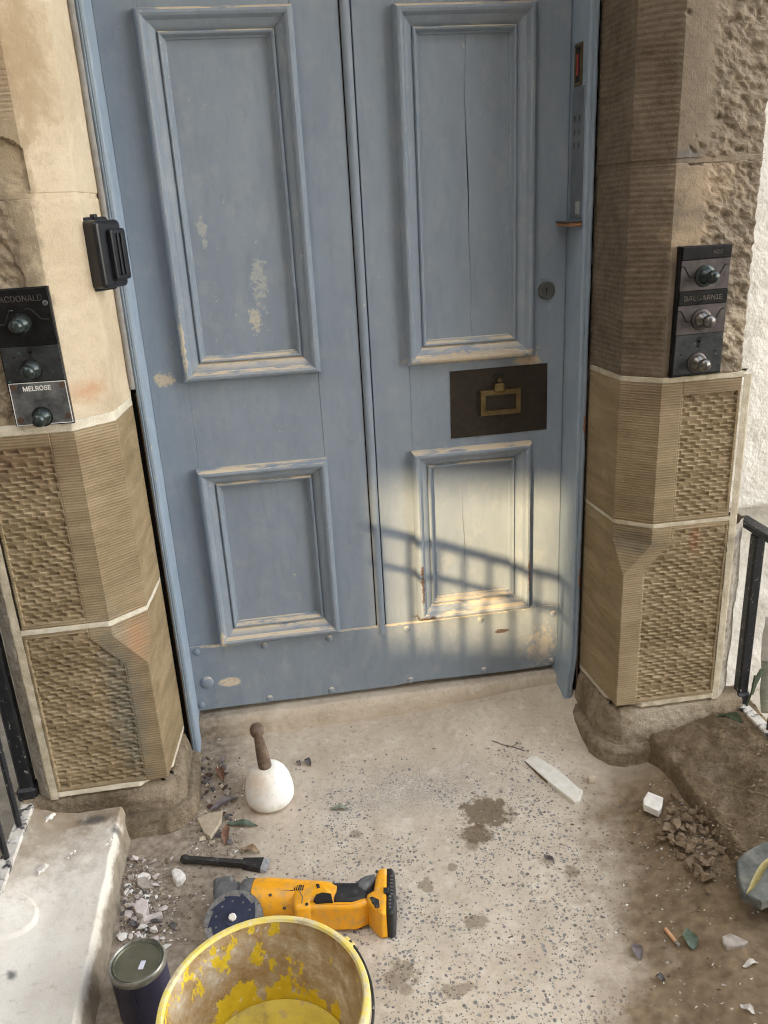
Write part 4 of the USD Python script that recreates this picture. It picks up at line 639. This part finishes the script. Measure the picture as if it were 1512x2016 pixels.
# yellow bucket
bc, bz = np.array([-.315, -1.038]), float(floor_z(-.311, -1.046)); bk = thing('bucket', 'yellow builder bucket crusted inside with dried mortar and earth', 'bucket', (bc[0], bc[1], bz))
RZ, RR, RB = .172, .1440, .106
n_ = 160; th = np.linspace(0, 2 * math.pi, n_, endpoint=False); zl = np.linspace(bz + .012, RZ, 90)
TT, ZZ = np.meshgrid(th, zl, indexing='ij'); kk = (ZZ - bz) / (RZ - bz); R_ = RB + (RR - RB) * kk - .003 - .004 * np.abs(fbm(np.cos(TT), np.sin(TT), ZZ * 6, 3.5, 5, 4)) * sstep(RZ, RZ - .02, ZZ) - .002 * fbm(np.cos(TT), np.sin(TT), ZZ * 6, 12, 3, 9)
V = np.stack([bc[0] + R_ * np.cos(TT), bc[1] + R_ * np.sin(TT), ZZ], -1); V = np.concatenate([V, V[:1]], 0); part(bk, 'inside', trimesh.Trimesh(V.reshape(-1, 3), grid_faces(*V.shape[:2]), process=False), 'bucket_inside', True)
c3 = (bc[0], bc[1], 0)
part(bk, 'shell', lathe([(RB, bz), (RB + .001, bz + .02), (RR - .002, RZ - .02), (RR + .0050, RZ - .018), (RR + .0056, RZ - .003), (RR + .0040, RZ + .0024), (RR + .0008, RZ + .0036), (RR - .0030, RZ + .0030), (RR - .0056, RZ - .0008)], c3, (0, 0, 1), 120), 'bucket_yellow', 40)
part(bk, 'inner_floor', lathe([(RB + .014, bz + .136), (RB + .012, bz + .140), (RB + .002, bz + .137), (RB - .006, bz + .130), (.050, bz + .129), (.044, bz + .134), (.0001, bz + .137)], c3, (0, 0, 1), 80), 'bucket_floor', 40)
for s_ in (.55, .55 + math.pi): part(bk, 'handle_lug', bx(-.012, .012, -.006, .004, -.02, .004, .003).apply_transform(trimesh.transformations.rotation_matrix(s_ - math.pi / 2, (0, 0, 1))).apply_translation((bc[0] + (RR + .008) * math.cos(s_), bc[1] + (RR + .008) * math.sin(s_), RZ - .004)), 'bucket_yellow')
HN = np.linspace(.55, .55 - math.pi, 60); part(bk, 'handle', tube([(bc[0] + (RR + .0085) * math.cos(a), bc[1] + (RR + .0085) * math.sin(a), RZ - .001 - .03 * math.sin((.55 - a))) for a in HN], .0022, 8), 'black_iron', True)
# paint tin
cc = np.array([-.546, -.772]); cz = float(floor_z(*cc)); LZ = .0; pt = thing('paint_tin', 'closed paint tin with dark purple label and dull metal lid beside bucket', 'paint tin', (cc[0], cc[1], cz)); tl = (-.03, .02, 1)
def tin(p): return lathe(p, (cc[0], cc[1], cz), tl, 64)
H_ = LZ - cz
part(pt, 'body', tin([(.046, 0), (.0475, .002), (.0475, H_ - .013)]), 'can_label', 30); part(pt, 'seam', bx(-.0012, .0012, -.0012, .0012, 0, H_ - .014).apply_translation((cc[0] - .006, cc[1] - .0472, cz)), 'can_label')
part(pt, 'rim', tin([(.0475, H_ - .013), (.0495, H_ - .010), (.0495, H_ - .004), (.0485, H_), (.0465, H_ + .0015), (.0445, H_ - .0005), (.043, H_ - .004)]), 'can_rim', 40)
part(pt, 'lid', tin([(.0435, H_ - .004), (.042, H_ - .001), (.0405, H_ - .0005), (.039, H_ - .0035), (.0001, H_ - .0035)]), 'can_lid', 30)
stp = bevel(rrect(.009, .018, .001), .0006, .0002); part(pt, 'price_sticker', place(stp, (cc[0] + .006, cc[1] - .006, LZ - .0033), (.97, -.2, .03), (.2, .97, -.02), (.03, -.02, 1)), 'paper_white')
# stone offcut, white chip, cigarette end
fz = float(floor_z(.38, -.37)); of = thing('stone_offcut', 'long thin pale stone offcut lying on path towards right jamb', 'stone offcut', (.36, -.36, fz))
ol = [(1033, 1497), (1045, 1488), (1058, 1488), (1105, 1520), (1138, 1550), (1148, 1556), (1140, 1577), (1131, 1578), (1080, 1538)]
part(of, 'slab', plan(ol, fz, .0105, .0012, 2), 'offcut_pale'); q_ = outl([(1032, 1499), (1080, 1540), (1131, 1580), (1138, 1579), (1080, 1537)], fz + .0055); part(of, 'broken_edge', place(bevel(q_, .0085, .001, 2), (-.0012, -.0016, fz), (1, 0, 0), (0, 1, 0), (0, 0, 1)), 'offcut_edge')
def chip(c, size, flat, seed, n=12):
    rg = np.random.default_rng(seed); P = rg.normal(size=(n, 3)); P /= np.linalg.norm(P, axis=1, keepdims=True); P *= rg.uniform(.75, 1.1, (n, 1)); P *= np.array([size * rg.uniform(.8, 1.35), size * rg.uniform(.6, 1.0), size * flat])
    a = rg.uniform(0, 6.28); m = trimesh.convex.convex_hull(P @ np.array([[math.cos(a), math.sin(a), 0], [-math.sin(a), math.cos(a), 0], [rg.uniform(-.3, .3), rg.uniform(-.3, .3), 1]])); m.apply_translation(np.asarray(c) - [0, 0, m.bounds[0][2] + size * .08]); return m
def slab_stone(name, label, pts, h, m, cat='stone chip', lift=0.0, tilt=.0, r=.0015, group=None):
    c = F(*np.mean(pts, 0)); z0 = c[2] + lift; mm = plan(pts, z0, h, r, 2); d = mm.vertices - [c[0], c[1], z0]; mm.vertices[:, 2] += tilt * d[:, 0] + abs(tilt) * .02; solo(name, mm, m, label, cat, group)
slab_stone('stone_chip', 'square white stone chip at foot of the right plinth', [(1266, 1574), (1276, 1558), (1306, 1570), (1303, 1588), (1297, 1597), (1268, 1584)], .016, 'chip_white', lift=.012)
slab_stone('stone_chip', 'broken buff tile piece beside the grey leaves below the mallet', [(388, 1610), (408, 1602), (438, 1598), (436, 1616), (424, 1636), (414, 1648), (402, 1640)], .010, 'chip_buff', tilt=.1)
slab_stone('stone_chip', 'pinkish white angular stone block in the left rubble', [(262, 1782), (278, 1766), (290, 1772), (292, 1786), (281, 1800), (268, 1796)], .020, 'chip_pink')
slab_stone('stone_chip', 'long pale stone splinter lying below the pinkish block', [(279, 1808), (286, 1802), (318, 1793), (320, 1800), (304, 1806), (282, 1814)], .010, 'chip_pink')
slab_stone('stone_chip', 'white rounded plaster lump just below the chisel head', [(337, 1712), (344, 1707), (356, 1710), (364, 1718), (356, 1730), (346, 1733), (339, 1724)], .018, 'chip_white', r=.005)
slab_stone('stone_chip', 'flat grey brown flake in the left rubble', [(270, 1732), (285, 1726), (300, 1736), (303, 1748), (280, 1750), (271, 1744)], .006, 'chip_grey', tilt=-.12)
slab_stone('stone_chip', 'flat buff stone flake in the earth on the far right', [(1421, 1842), (1438, 1836), (1474, 1852), (1464, 1860), (1432, 1864), (1424, 1856)], .010, 'chip_grey', r=.003)
slab_stone('stone_chip', 'small pale stone lump on path above the square white chip', [(1157, 1527), (1166, 1524), (1174, 1528), (1172, 1536), (1160, 1537)], .010, 'chip_buff', r=.003)
slab_stone('slate_slab', 'grey green slate slab on the earth at right picture edge', [(1449, 1698), (1462, 1682), (1490, 1664), (1530, 1648), (1545, 1760), (1500, 1780), (1462, 1764), (1452, 1730)], .020, 'slate_green', 'slate', lift=.056, tilt=-.06, r=.004)
def K(u, v): p = ray_z(u, v, -.025); return p
for (u, v, sz, lab) in ((97, 1612, .013, 'white plaster crumb on left kerb near the bottom rail'), (84, 1713, .015, 'largest white plaster crumb in the middle of the left kerb'), (140, 1683, .006, 'tiny plaster crumb on left kerb between two larger ones'), (216, 1656, .009, 'white flake at the inner corner of the left kerb')): solo('plaster_crumb', cat_([chip(K(u, v), sz, .45, int(u)), chip(K(u + 7, v - 6), sz * .6, .5, int(v)), chip(K(u - 6, v + 7), sz * .5, .5, int(u + v))]), 'chip_white', lab, 'plaster crumb')
cg = F(1324, 1846, .004); e0, e1 = F(1310, 1829, .004), F(1337, 1862, .004); cgt = thing('cigarette_end', 'orange cigarette end lying on the path at right', 'cigarette end', cg); d_ = (e1 - e0); part(cgt, 'filter', tube([e0, e0 + d_ * .75], .0036, 12), 'filter_orange'); part(cgt, 'burnt_tip', tube([e0 + d_ * .752, e0 + d_ * 1.0], .0038, 10), 'ash')
# ------------------------------------------------------------------ leaves
def leaf(name, label, a, b, w, m, curl=.004, lift=.003, cat='leaf', group=None, seed=1):
    A, B = F(*a, lift), F(*b, lift); d = B - A; l = np.linalg.norm(d); d /= l; s = np.cross([0, 0, 1], d); s /= np.linalg.norm(s); n, q = 18, 7; rg = np.random.default_rng(seed); ph = rg.uniform(0, 6)
    V = np.array([[A + d * l * i / (n - 1) + s * w * math.sin(math.pi * min(1, .02 + i / (n - 1))) ** .8 * (j / (q - 1) - .5) + np.array([0, 0, 1]) * (curl * ((j / (q - 1) - .5) * 2) ** 2 * math.sin(math.pi * i / (n - 1)) + .0025 * math.sin(i * .5 + ph) + .0008 * math.sin(i * 1.7 + j) + .003) for j in range(q)] for i in range(n)])
    top = V.reshape(-1, 3); bot_ = top - [0, 0, .0006]; f = grid_faces(n, q); return solo(name, trimesh.Trimesh(np.vstack([top, bot_]), np.vstack([f, f[:, ::-1] + len(top)]), process=False), m, label, cat, group, smooth=True)
leaf('fallen_leaf', 'brown dry leaf standing between tile piece and chisel', (447, 1624), (443, 1666), .017, 'leaf_brown', .006)
leaf('fallen_leaf', 'long grey green leaf pointing right below the mallet', (446, 1622), (508, 1626), .018, 'leaf_green', .004)
leaf('fallen_leaf', 'grey purple curled leaf left of the mallet foot', (414, 1596), (470, 1570), .022, 'leaf_purple', .008, .008)
leaf('fallen_leaf', 'red brown crumpled leaf at foot of the left frame', (428, 1510), (440, 1540), .020, 'leaf_brown', .010)
leaf('fallen_leaf', 'tan curled leaf above the chisel blade', (476, 1672), (512, 1680), .018, 'leaf_tan', .008)
leaf('fallen_leaf', 'oval grey green leaf alone on path right of the mallet', (650, 1592), (686, 1592), .014, 'leaf_sage', .002)
leaf('fallen_leaf', 'small green oval leaf beside the cigarette end', (1352, 1830), (1366, 1872), .026, 'leaf_green', .004)
leaf('fallen_leaf', 'dark green leaf under the right railing', (1412, 1408), (1462, 1424), .035, 'leaf_deep', .010, .10)
leaf('fallen_leaf', 'pale dry leaf near bottom right corner', (1456, 1980), (1488, 1998), .013, 'leaf_dry', .004)
leaf('fallen_leaf', 'pale curled leaf in the earth on the far right', (1462, 1906), (1494, 1896), .010, 'leaf_dry', .006)
leaf('fallen_leaf', 'dark brown leaf above the grinder disc', (446, 1742), (470, 1748), .016, 'leaf_brown', .006)
leaf('fallen_leaf', 'flat olive yellow grass blade across slate slab', (1470, 1762), (1522, 1680), .012, 'blade_olive', .002, .085, 'grass blade')
leaf('fallen_leaf', 'black leaf scrap standing right of the mallet', (600, 1495), (612, 1510), .016, 'chip_dark', .006, .004, seed=5); leaf('fallen_leaf', 'tiny dark leaf scrap touching the mallet head', (584, 1500), (592, 1508), .009, 'chip_dark', .005, .003, seed=6)
leaf('fallen_leaf', 'dark purple crumpled leaf left of the cigarette end', (1246, 1858), (1262, 1892), .020, 'leaf_purple', .007, .003, seed=7); leaf('fallen_leaf', 'small purple brown leaf between stain and soil clods', (1070, 1686), (1092, 1702), .012, 'leaf_purple', .006, .003, seed=8); leaf('fallen_leaf', 'small dark leaf below the purple crumpled leaf', (1290, 1922), (1310, 1934), .012, 'chip_dark', .005, .003, seed=9)
tw = thing('twig', 'thin dark forked twig lying on the path above the stone offcut', 'twig', F(1000, 1470)); part(tw, 'stem', tube([F(970, 1458, .003), F(990, 1466, .004), F(1010, 1470, .003), F(1034, 1478, .003)], .0011, 5), 'leaf_purple'); part(tw, 'side_shoot', tube([F(1006, 1470, .003), F(1018, 1464, .006)], .0008, 5), 'leaf_purple')
# dried broad leaf plant behind the right railing
pl_ = thing('plant', 'withered grey green broad leaved plant behind the right railing', 'plant', (.93, -.30, -.02))
def blade(P, W, m, n=16, cup=.25):
    P = np.array(P, float); k = np.linspace(0, 1, n); k0 = np.linspace(0, 1, len(P)); C = np.column_stack([np.interp(k, k0, P[:, i]) for i in range(3)]); w = np.interp(k, np.linspace(0, 1, len(W)), W); V = []
    for c, ww in zip(C, w): V += [[c[0] + ww * t_, c[1] - .3 * ww * t_ + cup * ww * t_ * t_, c[2]] for t_ in (-1, -.5, 0, .5, 1)]
    V = np.array(V); f = grid_faces(n, 5); return trimesh.Trimesh(np.vstack([V, V + [0, .001, 0]]), np.vstack([f, f[:, ::-1] + len(V)]), process=False)
part(pl_, 'leaf', blade([(.935, -.31, .24), (.922, -.305, .20), (.918, -.30, .12)], [.034, .026, .022, .016], 'x'), 'leaf_dry', True, label='pale dried leaf end'); part(pl_, 'leaf', blade([(.918, -.30, .125), (.92, -.30, .06), (.925, -.30, -.03)], [.016, .012, .013, .008], 'x'), 'leaf_sage', True)
part(pl_, 'stem', tube([(.885, -.30, .085), (.882, -.30, .04), (.868, -.30, -.02)], .0026, 6), 'leaf_deep', True); part(pl_, 'leaf', blade([(.905, -.30, .10), (.888, -.30, .06), (.885, -.30, .03)], [.006, .006, .002], 'x'), 'leaf_green', True)
# ------------------------------------------------------------------ rubble and clods
def scatter(n, name, label, cat, group, region, sizes, mats, flat, seed, zf=None):
    rg = np.random.default_rng(seed)
    for i in range(n):
        u, v = region(rg); c = F(u, v) if zf is None else zf(u, v); solo(name, chip(c, sizes[0] * (sizes[1] / sizes[0]) ** (rg.random() ** 1.3), flat * rg.uniform(.6, 1.3), seed * 1000 + i), mats[rg.integers(len(mats))], label, cat, group)
GM = ['chip_white', 'chip_white', 'chip_grey', 'chip_buff', 'chip_pink', 'chip_dark', 'chip_grey', 'chip_pink']
def reg_l(rg): v = 1685 + 185 * rg.beta(1.3, 1.4); lo = 246 - (v - 1690) * .08; return lo + abs(rg.normal(0, 52)), v
scatter(120, 'rubble_piece', 'small angular rubble pieces heaped against the left kerb', 'rubble', 'rubble pieces heaped against the left kerb', reg_l, (.0035, .0135), GM, .55, 1)
def reg_m(rg): k = rg.random(); return 396 + 62 * rg.beta(1.1, 1.6) + (8 if k < .5 else 0), rg.uniform(1495, 1665)
scatter(85, 'rubble_piece', 'small rubble pieces in the corner between left frame and mallet', 'rubble', 'rubble pieces between left frame and mallet', reg_m, (.0035, .013), ['chip_grey', 'chip_dark', 'leaf_purple', 'chip_buff', 'chip_dark', 'rust_brown'], .55, 2)
def reg_r(rg): k = rg.uniform(0, 1); return 1330 + 60 * k + rg.normal(0, 28), 1600 + 110 * k + rg.normal(0, 22)
scatter(70, 'soil_clod', 'dry brown soil clods piled against the right kerb', 'soil clod', 'dry soil clods piled against the right kerb', reg_r, (.006, .019), ['clod'], .8, 3, lambda u, v: F(u, v, .009))
def grit(n, reg, s0, s1, seed, mats):
    rg = np.random.default_rng(seed); out = [[] for _ in mats]
    for i in range(n):
        u, v = reg(rg); c = F(u, v); s = s0 * (s1 / s0) ** rg.random(); P = rg.normal(size=(4, 3)); P /= np.linalg.norm(P, axis=1, keepdims=True); P = P * s * [1.2, .9, .6] + c + [0, 0, s * .2]; out[rg.integers(len(mats))].append(P)
    for g_, m in zip(out, mats):
        V = np.concatenate(g_); k = np.arange(len(g_)) * 4; Fc = np.concatenate([np.stack([k + a, k + b, k + c], 1) for a, b, c in ((0, 1, 2), (0, 3, 1), (1, 3, 2), (2, 3, 0))]); yield m, trimesh.Trimesh(V, Fc, process=False)
def reg_all(rg):
    q = rg.random()
    if q < .30: return reg_l(rg)
    if q < .45: return rg.uniform(372, 480), rg.uniform(1490, 1690)
    if q < .72: a, b = reg_r(rg); return a + rg.normal(0, 45), b + rg.normal(0, 60)
    if q < .80: return rg.uniform(250, 520), rg.uniform(1690, 1860)
    if q < .90: return rg.uniform(1150, 1500), rg.uniform(1560, 2030)
    return rg.uniform(400, 1200), rg.uniform(1420, 2030)
for m, g_ in grit(5200, reg_all, .0012, .0048, 8, ['chip_white', 'chip_grey', 'chip_grey', 'chip_buff', 'chip_dark', 'clod', 'clod', 'soil']): solo('grit', g_, m, kind='stuff', label='fine loose grit and crumbs strewn over the path', cat='grit')

def kerb_pt(u, v):
    p = ray_z(u, v, -.03); return np.array([p[0], p[1], -.034 + .030 * float(sstep(.05, .22, p[0] - .6))])
_f = F
def reg_k(rg): return rg.uniform(1370, 1511), rg.uniform(1420, 1720)
F = lambda u, v, dz=0: kerb_pt(u, v)
for m, g_ in grit(700, reg_k, .0015, .0075, 18, ['clod', 'soil']): solo('loose_soil', g_, m, kind='stuff', label='loose crumbs of earth on the right kerb', cat='soil')
